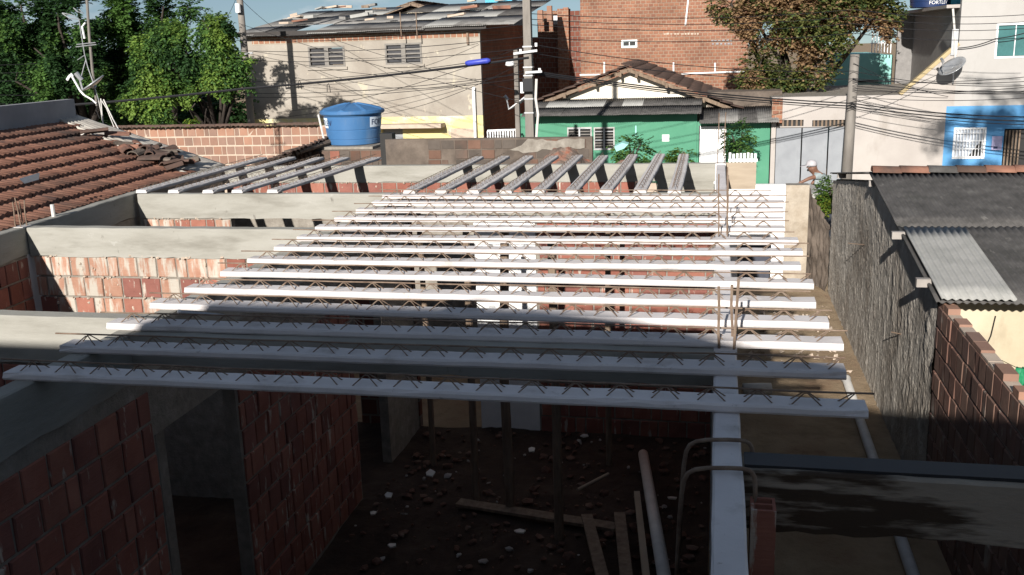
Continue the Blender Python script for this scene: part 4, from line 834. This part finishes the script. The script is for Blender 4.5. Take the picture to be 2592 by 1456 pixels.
# satellite dish on the pale house
def dish(name, label, c, nrm, rad, m, arm=True, stem=None, edge=False):
    t = thing(name, label, 'satellite dish', c); c = Vector(c); nrm = Vector(nrm).normalized(); dv = (c - CAM).normalized(); nrm = (nrm - dv * nrm.dot(dv)).normalized() if edge else nrm; a = nrm.cross(Vector((0, 0, 1))).normalized(); b = a.cross(nrm); q = MB(); n = 24
    for i in range(6):
        rr = rad * i / 5
        for j in range(n): t_ = 2 * math.pi * j / n; q.v.append(c + (a * math.cos(t_) + b * math.sin(t_) * 1.08) * rr + nrm * (.22 * rad * (i / 5) ** 2))
    for i in range(5):
        for j in range(n): q.f.append((i * n + j, i * n + (j + 1) % n, (i + 1) * n + (j + 1) % n, (i + 1) * n + j))
    o = q.build('reflector', m, t, smooth=True); sm = o.modifiers.new('thick', 'SOLIDIFY'); sm.thickness = .02
    f = c + nrm * rad * 1.15 - b * rad * .55
    MB().tube([c - b * rad * 1.0 + nrm * rad * .2, f], .018, 6).build('feed_arm', GALV, t); MB().tube([f - nrm * .06, f + nrm * .08], .04, 8).build('feed_horn', GALV, t)
    if stem is not None: MB().tube([c - nrm * .03, Vector(stem)], .025, 6).build('mount', GALV, t)
dc = PY(2412, 172, 29.5); dish('satellite_dish', 'pale satellite dish on the wall of the pale house', dc, (-.5, -.35, .8), .36, GALV, stem=PY(2412, 212, 29.98))
# turquoise house behind
TQ = thing('turquoise_house', 'turquoise stepped house behind the garage, with a barred balcony', 'house', (6, 42, GZ))
r = RC(2172, 136, 2225, 240, 38.5); bx(MB(), (r[0] - .8, r[1], GZ, r[3]), 38.5, 42).build('wall', TURQ, TQ); r2 = RC(2222, 140, 2262, 240, 38.5); bx(MB(), (r[1], r2[1], GZ, r2[3]), 38.9, 42).build('wall', TURQ, TQ)
r3 = RC(2168, 203, 2225, 208, 38.4); bx(MB(), r3, 38.42, 38.5).build('band', DARK, TQ)
for i in range(7): p_ = PY(2206 + i * 8, 134, 38.4); MB().tube([p_, p_ + Vector((0, 0, .75))], .02, 5).build('balcony_bar', WHITE, TQ)
MB().tube([PY(2204, 110, 38.4), PY(2256, 108, 38.4)], .02, 5).build('handrail', WHITE, TQ)

# picket fence and rail fence
FN = thing('picket_fence', 'short white picket fence in front of the green annexe', 'fence', (.7, 24.9, GZ))
pz = PY(1880, 388, 25); 
for i in range(8): p_ = PY(1848 + i * 9.2, 388, 25); MB().box((p_.x - .028, 25, GZ), (p_.x + .028, 25.03, p_.z + R(-.02, .02))).build('picket', WHITE, FN)
a = PY(1844, 405, 25); b = PY(1918, 403, 25); MB().box((a.x, 25.03, a.z - .05), (b.x, 25.06, a.z + .02)).build('rail', WHITE, FN)
FR = thing('white_railing', 'low white railing between the cream house and the green house', 'fence', (-7, 29.5, GZ))
a = PY(1234, 331, 29.5); b = PY(1312, 328, 29.5)
MB().bar(a, b, .04, .05).build('rail', WHITE, FR)
for i in range(13): p_ = a.lerp(b, i / 12); MB().box((p_.x - .02, 29.49, GZ), (p_.x + .02, 29.52, p_.z - .02)).build('railing_bar', WHITE, FR)

# ------------------------------------------------------------------ poles, cables, antennas
PCON = mat('pole_concrete', [(.3, (.14, .125, .11)), (.7, (.24, .22, .195))], scale=2, stretch=(2, 2, .5), bump=.4, bscale=20)
def pole(label, a, b, w0, w1, round_=False):
    t = thing('utility_pole', label, 'utility pole', (b.x, b.y, GZ)); bt = Vector((b.x, b.y, GZ)); tp = Vector((a.x, a.y, a.z))
    if round_: MB().tube([bt, bt.lerp(tp, .5), tp], [w0, (w0 + w1) / 2, w1], 14).build('shaft', PCON, t, smooth=True)
    else:
        q = MB(); q.hexa([bt + Vector((sx * w0, sy * w0 * 1.2, 0)) for sx, sy in ((-1, -1), (1, -1), (1, 1), (-1, 1))], [tp + Vector((sx * w1, sy * w1 * 1.2, 0)) for sx, sy in ((-1, -1), (1, -1), (1, 1), (-1, 1))]); q.build('shaft', PCON, t)
    return t
def plumb(x, y, Y, ztop): p_ = PY(x, y, Y); return Vector((p_.x, Y, ztop)), Vector((p_.x, Y, GZ))
a, b = plumb(1339, 200, 22.0, 4.2); PA = pole('rectangular concrete utility pole in front of the green house', a, b, .105, .075)
for py_ in (118, 133, 170, 191, 250, 285): p_ = PY(1339, py_, 22); MB().box((a.x - .105, 21.88, p_.z - .015), (a.x + .105, 22.12, p_.z + .015)).build('steel_band', GALV, PA)
p_ = PY(1344, 215, 21.8); MB().box((a.x - .09, 21.7, p_.z - .14), (a.x + .13, 21.87, p_.z + .14)).build('meter_box', BLACK, PA)
p_ = PY(1322, 222, 21.8); MB().tube([p_ + Vector((0, 0, -.12)), p_ + Vector((0, 0, .12))], .05, 8).build('insulator', WHITE, PA)
MB().bar(PY(1300, 136, 21.85), PY(1360, 128, 21.85), .05, .05).build('cross_arm', GALV, PA); MB().bar(PY(1330, 184, 21.85), PY(1372, 181, 21.85), .05, .05).build('cross_arm', GALV, PA)
for (x, y) in ((1357, 118), (1366, 182), (1318, 134)): p_ = PY(x, y, 21.84); MB().tube([p_, p_ + Vector((0, 0, .08))], .03, 8).build('insulator', WHITE, PA)
MB().tube([PY(1358, 200, 21.85), PY(1356, 250, 21.85), PY(1362, 290, 21.85), PY(1358, 345, 21.85), Vector((a.x + .2, 21.85, GZ))], .03, 6).build('conduit', PVC, PA)
a, b = plumb(1309, 240, 24.0, PY(1309, 125, 24).z); P2 = pole('thin grey service pole with a small lamp left of the concrete pole', a, b, .06, .05)
p_ = PY(1291, 163, 23.95); MB().lathe(p_, [(.02, .1), (.1, .06), (.12, -.02), (.05, -.05)], 12).build('lamp_head', WHITE, P2, smooth=True); MB().tube([p_ + Vector((0, 0, .08)), PY(1308, 155, 23.98)], .015, 5).build('lamp_arm', GALV, P2)
a, b = plumb(622, 160, 29.2, 6.0); PB = pole('tall thin utility pole beside the cream house', a, b, .13, .09, True)
p_ = PY(606, 22, 29.0); MB().tube([p_ + Vector((-.05, 0, -.12)), p_ + Vector((-.05, 0, .15))], .08, 8).build('insulator', WHITE, PB); MB().bar(PY(590, 140, 29), PY(640, 134, 29), .05, .05).build('cross_arm', GALV, PB)
a, b = plumb(2150, 300, 28.6, PY(2163, 138, 28.6).z); PC = pole('leaning grey utility pole before the pale house', a + Vector((.06, 0, 0)), b, .15, .12, True)
def cable(pts, r, label, sag=0.0, m=BLACK, n=14, grp='overhead cables', name='overhead_cable'):
    out = []
    for i in range(len(pts) - 1):
        for k in range(n): t = k / n; q = pts[i].lerp(pts[i + 1], t); q.z -= sag * 4 * t * (1 - t); out.append(q)
    out.append(pts[-1]); return solo(MB().tube(out, r, 5).build(name, m), label, 'cable', grp)
TC = 'thick black cable bundle slung across the street below the cream house windows'
cable([PY(-60, 281, 21.9), PY(624, 224, 21.9), PY(1339, 146, 21.9)], .028, TC, .05)
o = MB().tube([PY(1178, 160, 21.85), PY(1186, 160, 21.85), PY(1234, 154, 21.85), PY(1241, 153, 21.85)], [.035, .065, .065, .035], 10).build('splice_sleeve', flat('royal_blue', (.05, .07, .42), rough=.4), smooth=True); solo(o, 'royal blue sleeve on the thick cable', 'sleeve')
for (x, y) in ((725, 205), (740, 204), (757, 207), (830, 215)): p_ = PY(x, y, 21.88); solo(MB().tube([p_ + Vector((-.03, 0, -.16)), p_ + Vector((-.02, 0, 0)), p_ + Vector((.02, 0, .03)), p_ + Vector((.04, 0, -.05)), p_ + Vector((.05, 0, -.18))], .009, 4).build('cable_loop', BLACK), 'small wire loop hanging on the thick cable', 'wire', 'wire loops')
thin = 'thin dark overhead wire crossing the view'
rn = random.Random(8)
TL = [((-40, 166), (606, 102), (1339, 60)), ((-40, 186), (606, 128), (1339, 92)), ((-40, 206), (606, 152), (1339, 122)), ((-40, 240), (606, 208), (1339, 135)), ((-40, 262), (612, 236), (1339, 185)), ((300, 268), (640, 246), (1339, 196))]
for k, L_ in enumerate(TL): cable([PY(x, y, Y) for (x, y), Y in zip(L_, (24.5, 28.8, 21.9))], .008, 'thin wire crossing the left trees towards the concrete pole, %s of six' % ('topmost', 'second from top', 'third from top', 'fourth from top', 'fifth from top', 'lowest')[k], .15)
for (p0, Y0, p1, Y1, s) in (((606, 60), 29, (1339, 262), 22, .1), ((606, 130), 29, (1205, 200), 31.8, .25), ((640, 130), 29, (1210, 110), 31.9, .35), ((812, 88), 31.8, (1339, 236), 22, .1), ((700, 285), 31, (1339, 112), 22, .25), ((690, 300), 31, (1180, 215), 31.8, .1),
                            ((612, 0), 29, (700, 75), 31.7, .05), ((600, -10), 29, (560, 60), 33, .1), ((960, 290), 30, (1339, 150), 22, .2), ((810, 180), 31, (1339, 175), 22, .5)):
    cable([PY(*p0, Y0), PY(*p1, Y1)], .007, 'thin slack wire tangled in front of the cream house', s, grp='slack wires before the cream house')
for k, dy in enumerate((0, 7, 13)): cable([PY(1345, 180 + dy * .6, 21.9), PY(2158, 262 + dy, 28.4), PY(2680, 297 + dy * 1.6, 27)], .017 if k < 2 else .011, '%s heavy black cable from the concrete pole to the leaning pole' % ('topmost', 'middle', 'lowest and thinner')[k], .10, grp='heavy right cables')
for k, (y0, y1, Y0, Y1) in enumerate(((112, 180, 21.9, 28.4), (134, 200, 21.9, 28.4))): cable([PY(1345, y0, Y0), PY(2160, y1, Y1), PY(2680, y1 + 32, 27)], .009, '%s of two thin wires crossing the brick building to the leaning pole' % ('upper', 'lower')[k], .2)
for k, (y0, y1, y2) in enumerate(((20, 24, 30), (34, 42, 48), (48, 60, 64), (80, 84, 88))): cable([PY(1345, y0 + 15, 22.2), PY(2160, y1, 27), PY(2680, y2, 26)], .008, 'thin wire high across the brown tree, %s of four' % ('topmost', 'second from top', 'third from top', 'lowest')[k], .15)
for k in range(7): y = 205 + k * 7 + rn.uniform(-2, 2); cable([PY(2158, y - 8 + rn.uniform(-8, 8), 28.4), PY(2690, y + rn.uniform(-25, 25), 26.5)], .008, 'thin wire fanning right from the leaning pole', .12, grp='wires fanning from the leaning pole')
cable([PY(2425, 122, 29.9), PY(2520, 98, 29.8), PY(2640, 68, 29.6)], .014, 'grey service cable drooping across the upper wall of the pale house', .05)
cable([PY(2160, 160, 28.4), PY(2400, 245, 29.9)], .008, 'thin wire sloping down from the leaning pole to the blue front', .1); cable([PY(2150, 260, 28.4), PY(2430, 160, 29.9)], .008, 'thin wire rising from the leaning pole to the satellite dish', .15)
# old antennas on the tiled house
AM = thing('antenna_mast', 'crooked antenna mast with yagi rods above the tiled house', 'antenna', PY(243, 262, 14.5))
MB().tube([PY(246, 268, 14.5), PY(236, 200, 14.5), PY(226, 90, 14.5), PY(218, -30, 14.5)], .022, 8).build('mast', PCON, AM)
def wire(par, pts, r=.008, m=GALV, name='antenna_rod'): MB().tube([PY(x, y, 14.45) for x, y in pts], r, 5).build(name, m, par)
wire(AM, [(192, 119), (244, 113)]); wire(AM, [(194, 113), (242, 108)]); wire(AM, [(200, 50), (206, 90), (214, 138), (222, 170), (236, 210), (250, 255)], .008, GALV)
wire(AM, [(157, 34), (175, 46), (205, 50), (180, 38), (158, 33)], .008, GALV); wire(AM, [(186, 20), (196, 30), (212, 34), (200, 24)], .008); wire(AM, [(216, 58), (208, 68), (214, 98)], .016, WHITE); wire(AM, [(196, 152), (205, 146), (214, 140)], .006); wire(AM, [(206, 194), (212, 170), (218, 150)], .008)
wire(AM, [(250, 255), (256, 285), (262, 322)], .008, PVC, 'cable'); wire(AM, [(254, 250), (270, 275), (292, 330)], .008, PVC, 'cable'); wire(AM, [(248, 260), (244, 280), (252, 300)], .006, BLACK, 'cable')
dish('satellite_dish', 'white dish seen edge-on on the antenna mast', PY(238, 214, 14.4), tuple(-CR * .64 + CU * .77), .19, GALV, edge=True, stem=PY(236, 222, 14.5))
DA = thing('dish_arm', 'bent white dish arm sticking up left of the antenna mast', 'antenna', PY(211, 240, 14.4)); wire(DA, [(213, 241), (203, 230), (183, 195)], .016, WHITE); wire(DA, [(170, 203), (174, 196), (182, 188), (184, 194)], .022, WHITE, 'feed_horn'); wire(DA, [(213, 241), (232, 252), (244, 262)], .014, WHITE, 'mount')
for k, pts in enumerate(([(255, 250), (262, 330), (300, 372), (345, 410), (360, 440), (378, 470)], [(262, 252), (285, 300), (340, 400), (372, 440), (376, 462)], [(310, 395), (340, 418), (392, 432)], [(215, 320), (222, 335), (205, 342)], [(405, 436), (430, 448), (448, 462)])):
    pp = [PX(x, y, -8.3 + (x - 300) * .006) if y > 330 else PY(x, y, 13.9) for x, y in pts]
    solo(MB().tube(pp, .011, 5).build('loose_cable', PVC), 'loose white cable trailing over the red roof from the mast', 'cable', 'loose cables on the red roof')
dish('satellite_dish', 'white dish seen edge-on beside the thin service pole', PY(1312, 264, 24.2), tuple(-CR * .6 + CU * .8), .26, WHITE, edge=True, stem=PY(1312, 280, 24.0))

# ------------------------------------------------------------------ trees and plants
def leafmat(name, c, tr=.35): return mat(name, [(.3, tuple(v * .65 for v in c)), (.7, c)], scale=1.3, bump=0, rough=.6, spec=.25, trans=tr)
LG = [leafmat('leaf_bright', (.20, .31, .06)), leafmat('leaf_mid', (.10, .20, .045)), leafmat('leaf_dark', (.04, .095, .03))]
LB = [leafmat('leaf_brown', (.36, .235, .12)), leafmat('leaf_rust', (.27, .165, .095)), leafmat('leaf_olive', (.17, .18, .055)), leafmat('leaf_deep', (.06, .10, .03))]
LY = [leafmat('leaf_yellowgreen', (.22, .27, .035)), leafmat('leaf_fresh', (.10, .19, .03)), leafmat('leaf_moss', (.05, .10, .02))]
BARK = mat('bark', [(.3, (.03, .024, .02)), (.7, (.07, .056, .046))], scale=4, stretch=(2, 2, .5), bump=.8, bscale=14, bdist=.03)
def foliage(lobes, n, size, seed, nm, aspect=.34, droop=.5, gap=.06, freq=1.3, pick=None):
    """leaf sprays spread through ellipsoid lobes (centre, radii); leaves grow along short drooping twigs"""
    rn = random.Random(seed); vs = []; fs = []; mi = []; vol = [r[0] * r[1] * r[2] for _, r in lobes]; tot = sum(v ** .72 for v in vol)
    for (c, r), v in zip(lobes, vol):
        m_ = int(n * v ** .72 / tot / 9) + 1; made = 0; tries = 0
        while made < m_ and tries < m_ * 6:
            tries += 1
            d = Vector((rn.gauss(0, 1), rn.gauss(0, 1), rn.gauss(0, 1))).normalized(); k = rn.random() ** .45
            p_ = Vector((c[0] + d.x * r[0] * k, c[1] + d.y * r[1] * k, c[2] + d.z * r[2] * k))
            if noise.noise(p_ * freq + Vector((seed, 0, 0))) < gap - .25 * k: continue
            made += 1; tw = (d + Vector((rn.uniform(-.7, .7), rn.uniform(-.7, .7), rn.uniform(-.5, .4)))).normalized(); tw.z -= droop * .6; tw.normalize(); L_ = size * rn.uniform(2.0, 3.6)
            lit = rn.random(); tone = noise.noise(p_ * .9 + Vector((9, seed, 0)))
            for q in range(9):
                b = p_ + tw * (L_ * q / 9) + Vector((0, 0, -droop * .35 * L_ * (q / 9) ** 2)); sd = tw.cross(Vector((rn.uniform(-.4, .4), rn.uniform(-.4, .4), 1))).normalized() * (1 if q % 2 else -1)
                ld = (sd + tw * .5 + Vector((0, 0, -droop * rn.uniform(.2, 1)))).normalized(); wd = ld.cross(Vector((rn.uniform(-1, 1), rn.uniform(-1, 1), 1.2))).normalized(); s = size * rn.uniform(.7, 1.3); k0 = len(vs)
                vs += [b, b + ld * s * .5 + wd * s * aspect, b + ld * s, b + ld * s * .5 - wd * s * aspect]; fs.append((k0, k0 + 1, k0 + 2, k0 + 3)); mi.append(pick(rn, tone, p_) if pick else min(nm - 1, int((tone * .9 + .5 + rn.uniform(-.25, .25)) * nm) if tone > -.55 else nm - 1))
    return vs, fs, [max(0, min(nm - 1, x)) for x in mi]
def crown(parent, data, mats, name='crown', off=None):
    vs, fs, mi = data; off = parent_loc(parent); me = bpy.data.meshes.new(name); me.from_pydata([tuple(v - off) for v in vs], [], fs)
    for m in mats: me.materials.append(m)
    me.polygons.foreach_set('material_index', mi); o = bpy.data.objects.new(name, me); COL.objects.link(o); o.parent = parent; return o
def tree(label, base, lobes_px, Y, n, size, seed, mats, trunk_r=.16, depth=.8, name='leafy_tree', **kw):
    s = Y * 1.03 / F; lobes = []
    for (x, y, r, *e) in lobes_px:
        ry = e[0] if e else r; dy = e[1] if len(e) > 1 else 0
        lobes.append((PY(x, y, Y + dy), (r * s, max(r, ry) * s * depth, ry * s)))
    base = Vector((sum(l[0].x for l in lobes) / len(lobes), Y + 1.6, GZ)); t = thing(name, label, 'tree', base); q = MB(); rn = random.Random(seed)
    top = Vector((sum(l[0].x for l in lobes) / len(lobes), Y + 1.2, min(l[0].z for l in lobes))); fk = base.lerp(top, .6); fk.x = base.x + (top.x - base.x) * .3
    q.tube([base, base.lerp(fk, .5) + Vector((.1, 0, 0)), fk], [trunk_r * 1.25, trunk_r, trunk_r * .85], 9)
    for (c, r) in lobes:
        mid = fk.lerp(c, .5) + Vector((rn.uniform(-.3, .3), rn.uniform(-.3, .3), rn.uniform(0, .3))); q.tube([fk, mid, c, c + Vector((rn.uniform(-.5, .5) * r[0], 0, r[2] * .6))], [trunk_r * .6, trunk_r * .35, trunk_r * .18, .015], 6)
    q.build('trunk', BARK, t, smooth=True); crown(t, foliage(lobes, n, size, seed, len(mats), **kw), mats); return t
tree('large dark green tree at the far left behind the tiled house', (-14.2, 26), [(60, 50, 85, 75), (150, 70, 75, 70), (20, 140, 75, 60), (120, 150, 85, 55), (200, 40, 45, 55), (215, 110, 40, 45), (175, 190, 45, 40), (40, 205, 60, 35), (110, 230, 60, 30), (230, 180, 40, 45), (20, 40, 60, 60)], 25.5, 42000, .10, 11, [LG[1], LG[2], LG[2]], .22)
tree('tall green tree with feathery crown left of the thin pole', (-12.6, 27), [(320, 40, 55, 60), (300, 110, 60, 60), (410, 45, 50, 48), (345, 165, 45, 40), (425, 100, 55, 40), (480, 22, 26, 16), (265, 160, 40, 40), (290, 220, 45, 40), (340, 230, 45, 40)], 27.0, 32000, .10, 12, [LG[1], LG[1], LG[2]], .2)
tree('bright green tree with drooping boughs before the cream house', (-12.3, 24.6), [(440, 105, 70, 45), (530, 75, 60, 42), (390, 190, 45, 60), (470, 150, 55, 40), (405, 268, 50, 42), (565, 195, 50, 26), (370, 130, 38, 42), (600, 222, 34, 22), (605, 160, 28, 24), (450, 215, 45, 45), (545, 130, 45, 30), (350, 250, 36, 46)], 25.0, 44000, .09, 13, LG, .14, droop=.8, gap=.0)
tree('small yellow-green bush-like tree above the block wall', (-11.3, 22.5), [(480, 280, 42, 30), (520, 290, 32, 26), (440, 300, 40, 22)], 22.8, 6000, .09, 14, [LY[0], LY[1], LY[1]], .06)
tree('dark tree in deep shade far behind the left trees', (-22, 40), [(40, 180, 120, 65), (260, 215, 120, 55), (430, 215, 120, 60), (130, 240, 150, 60), (380, 250, 130, 60)], 38, 22000, .3, 15, [LG[2]], .3, gap=-.4)
tree('low dark foliage added for darkness behind the block wall', (-16, 31), [(60, 270, 110, 50), (200, 265, 110, 55), (330, 262, 100, 55), (560, 275, 70, 45), (450, 275, 80, 45)], 31, 22000, .16, 16, [LG[2]], .12, gap=-.3)  # dense dark leaves, added to darken the view beneath the crowns
tree('tree with rust-brown and green leaves above the garage', (1.2, 33.5), [(2060, 30, 130, 62), (1965, 60, 75, 50), (2180, 55, 75, 52), (2090, 92, 80, 34), (1850, 8, 46, 38), (1905, 40, 50, 40), (1922, 165, 34, 50), (1985, 205, 38, 32), (2060, 172, 46, 34), (2235, 20, 40, 50), (2120, -40, 120, 60), (1960, -30, 90, 50), (1905, 205, 30, 30)], 33.0, 60000, .11, 17, LB, .22, gap=-.10,
     pick=lambda rn, t, p_: (0 if rn.random() < .55 else 1) if t + rn.uniform(-.25, .25) > -.02 else (2 if rn.random() < .6 else 3), freq=1.0)
def shrub(label, c, r, n, size, seed, mats, stems=4):
    c = Vector(c); t = thing('shrub', label, 'shrub', (c.x, c.y, c.z - r[2])); q = MB(); rn = random.Random(seed)
    for k in range(stems): a = rn.uniform(0, 6.28); q.tube([(c.x, c.y, c.z - r[2]), c + Vector((math.cos(a) * r[0] * .3, math.sin(a) * r[1] * .3, 0)), c + Vector((math.cos(a) * r[0] * .6, math.sin(a) * r[1] * .6, r[2] * .6))], [.02, .014, .006], 5)
    q.build('stem', BARK, t); crown(t, foliage([(c, r)], n, size, seed, len(mats), gap=-.1, freq=3), mats, 'foliage')
c = PY(2094, 496, 18.9); shrub('bright green shrub beside the plastered house, near the man', c, (.17, .3, .30), 2600, .05, 31, LY)
c = PY(1600, 385, 26.5); shrub('wiry dark green shrub before the green wall', c, (.5, .4, .42), 1500, .09, 32, [LG[1], LG[2]]); c = PY(1722, 398, 26); shrub('small light shrub at the foot of the green wall', c, (.30, .3, .22), 700, .08, 33, LY)
c = PY(1868, 360, 28.5); shrub('leafy shrub in front of the green annexe', c, (.36, .3, .52), 1600, .09, 34, [LG[1], LG[1], LG[2]])
# a palm-like tree outside the frame on the right, whose shadow falls on the pale house
OT = thing('leafy_tree', 'tree standing outside the picture on the right', 'tree', (5.4, 8.6, GZ))
MB().tube([(5.4, 8.6, GZ), (5.5, 8.8, 2.5), (5.7, 9.2, 5.6)], [.2, .16, .1], 8).build('trunk', BARK, OT, smooth=True)
crown(OT, foliage([((4.9, 9.5, 7.0), (.55, .6, .5)), ((5.8, 9.3, 7.7), (.9, .7, .55)), ((6.7, 9.5, 7.2), (.7, .6, .6)), ((4.3, 9.4, 5.9), (.35, .4, .45)), ((3.2, 9.5, 5.45), (.32, .3, .35)), ((5.6, 9.6, 6.2), (.3, .3, .6))], 800, .24, 41, 3, gap=0, droop=.9), LG)

# ------------------------------------------------------------------ the man behind the pier
def skin_obj(name, vs, es, rad, m, parent, root=0, sub=2):
    off = parent_loc(parent); me = bpy.data.meshes.new(name); me.from_pydata([tuple(Vector(v) - off) for v in vs], es, []); o = bpy.data.objects.new(name, me); COL.objects.link(o); o.parent = parent
    o.modifiers.new('skin', 'SKIN'); sv = me.skin_vertices[0].data if len(me.skin_vertices) else None
    if sv is None:
        bm_ = bmesh.new(); bm_.from_mesh(me); bm_.verts.layers.skin.verify(); bm_.to_mesh(me); bm_.free(); sv = me.skin_vertices[0].data
    for i, r in enumerate(rad): sv[i].radius = (r, r) if not isinstance(r, tuple) else r; sv[i].use_root = (i == root)
    ss = o.modifiers.new('sub', 'SUBSURF'); ss.levels = sub; ss.render_levels = sub; me.materials.append(m); return o
MAN = thing('person', 'man in white cap and pale shirt leaning over the pier with one arm out', 'person', (PY(2085, 470, 22.4).x, 22.4, GZ + .13))
Q = lambda x, y, dy=0: PY(x, y, 22.4 + dy)
SK = flat('skin', (.20, .105, .07), rough=.5); SH = flat('pale_shirt', (.27, .315, .315)); TR = flat('dark_trousers', (.05, .055, .07))
gm = GZ + .13; pel = Q(2092, 500); fl = Vector((pel.x - .10, 22.5, gm)); fr = Vector((pel.x + .12, 22.35, gm))
vs = [pel, Q(2086, 480), Q(2078, 456), Q(2068, 443), Q(2063, 436, -.04), Q(2057, 428, -.06), Q(2054, 419, -.06),
      Q(2070, 446, -.17), Q(2048, 452, -.26), Q(2030, 461, -.30), Q(2021, 464, -.30), Q(2078, 446, .16), Q(2062, 458, -.06), Q(2054, 467, -.12),
      Vector((fl.x - .03, 22.46, gm + .46)), Vector((fl.x, 22.5, gm + .08)), Vector((fl.x - .10, 22.42, gm + .04)), Vector((fr.x, 22.3, gm + .46)), Vector((fr.x, 22.35, gm + .08)), Vector((fr.x - .10, 22.28, gm + .04))]
es = [(0, 1), (1, 2), (2, 3), (3, 4), (4, 5), (5, 6), (3, 7), (7, 8), (8, 9), (9, 10), (3, 11), (11, 12), (12, 13), (0, 14), (14, 15), (15, 16), (0, 17), (17, 18), (18, 19)]
skin_obj('body', vs, es, [.14, .13, .15, .09, .065, .115, .11, .055, .042, .034, .030, .055, .045, .032, .07, .045, .035, .07, .045, .035], SK, MAN)
vs2 = [Q(2090, 496), Q(2086, 480), Q(2078, 456), Q(2069, 443.5), Q(2070, 446, -.17), Q(2060, 449, -.22), Q(2078, 446, .16), Q(2071, 452, .06)]
skin_obj('shirt', vs2, [(0, 1), (1, 2), (2, 3), (3, 4), (4, 5), (3, 6), (6, 7)], [.165, .155, .175, .10, .075, .065, .075, .065], SH, MAN)
skin_obj('trousers', [pel, vs[14], vs[15], vs[17], vs[18]], [(0, 1), (1, 2), (0, 3), (3, 4)], [.16, .09, .06, .09, .06], TR, MAN)
hc = Q(2054, 421, -.06); q = MB()
q.lathe(hc + Vector((0, 0, .03)), [(.118, -.02), (.12, .02), (.10, .075), (.06, .105), (.015, .115)], 18); q.add([hc + Vector(v) for v in ((-.08, -.11, .02), (-.21, -.09, -.005), (-.24, -.02, -.012), (-.21, .06, -.005), (-.08, .09, .02), (-.08, -.11, .03), (-.21, -.09, .005), (-.24, -.02, -.002), (-.21, .06, .005), (-.08, .09, .03))], [(0, 1, 2, 3, 4), (9, 8, 7, 6, 5), (0, 5, 6, 1), (1, 6, 7, 2), (2, 7, 8, 3), (3, 8, 9, 4)])
q.build('cap', flat('white_cap', (.46, .44, .45)), MAN, smooth=True)
hd = Q(2021, 464, -.30); q = MB(); 
for k in range(4): b_ = hd + Vector((-.01, -.03 + .02 * k, -.005)); q.tube([b_, b_ + Vector((-.045, 0, -.02)), b_ + Vector((-.065 + abs(k - 1.5) * .008, 0, -.05))], [.011, .010, .008], 6)
b_ = hd + Vector((.01, -.04, 0)); q.tube([b_, b_ + Vector((-.02, -.03, -.02)), b_ + Vector((-.04, -.035, -.04))], [.012, .011, .009], 6); q.build('fingers', SK, MAN, smooth=True)
q = MB(); fc = Q(2054, 424, -.06); q.tube([fc + Vector((-.06, 0, .03)), fc + Vector((-.10, 0, .0)), fc + Vector((-.07, 0, -.012))], [.012, .017, .012], 6); q.build('nose', SK, MAN, smooth=True)
q = MB(); q.tube([fc + Vector((-.045, -.045, -.05)), fc + Vector((-.07, 0, -.06)), fc + Vector((-.045, .045, -.05))], .028, 6); q.build('beard', DARK, MAN, smooth=True)

# ------------------------------------------------------------------ the house behind the viewer that shades the near joists
VH = thing('viewer_house', 'two-storey house behind the viewer whose shadow covers the near joists', 'house', (-1.4, -4, GZ))
prof = [(-30, 8.9), (-7.2, 8.9), (-6.6, 4.75), (-3.45, 4.75), (-3.12, 5.62), (-1.0, 5.62), (-.5, 5.5), (.2, 5.02), (.6, 4.78), (1.4, 4.33), (3.0, 3.7), (6.0, 3.4)]   # where its roof edge casts on the joist plane
kz = -SUND.z / SUND.y; kx = SUND.x / SUND.y; Y0 = -1.0
tp = [Vector((x - kx * (y - Y0), Y0, kz * (y - Y0))) for x, y in prof]
MB().prism([Vector((tp[0].x, Y0, GZ))] + tp + [Vector((tp[-1].x, Y0, GZ))], (0, -.25, 0)).build('front_wall', PALE, VH)
MB().box((tp[0].x, -9, GZ), (tp[-1].x, Y0 - .25, 1.2)).build('rear_wing', PALE, VH)
MB().prism([(-9, Y0, -.16), (3.4, Y0, -.16), (3.4, 2.3, -.16), (-3.5, 2.3, -.16), (-3.5, 3.7, -.16), (-9, 3.7, -.16)], (0, 0, .12)).build('balcony_shade_slab', CON, VH)  # unseen floor under the viewer, extended to keep skylight off the pit
bl = Vector((-1.46 - kx * (5.81 - Y0), Y0 - .12, kz * (5.60 - Y0)))
VT = thing('shadow_drum', 'drum shape added behind the viewer to cast the round shadow', 'drum', bl)  # unseen stand-in, added to cast the dark blob on the joists
MB().lathe(bl, [(.13, 0), (.14, .05), (.10, .11), (.03, .13)], 16).build('body', TANK, VT, smooth=True)
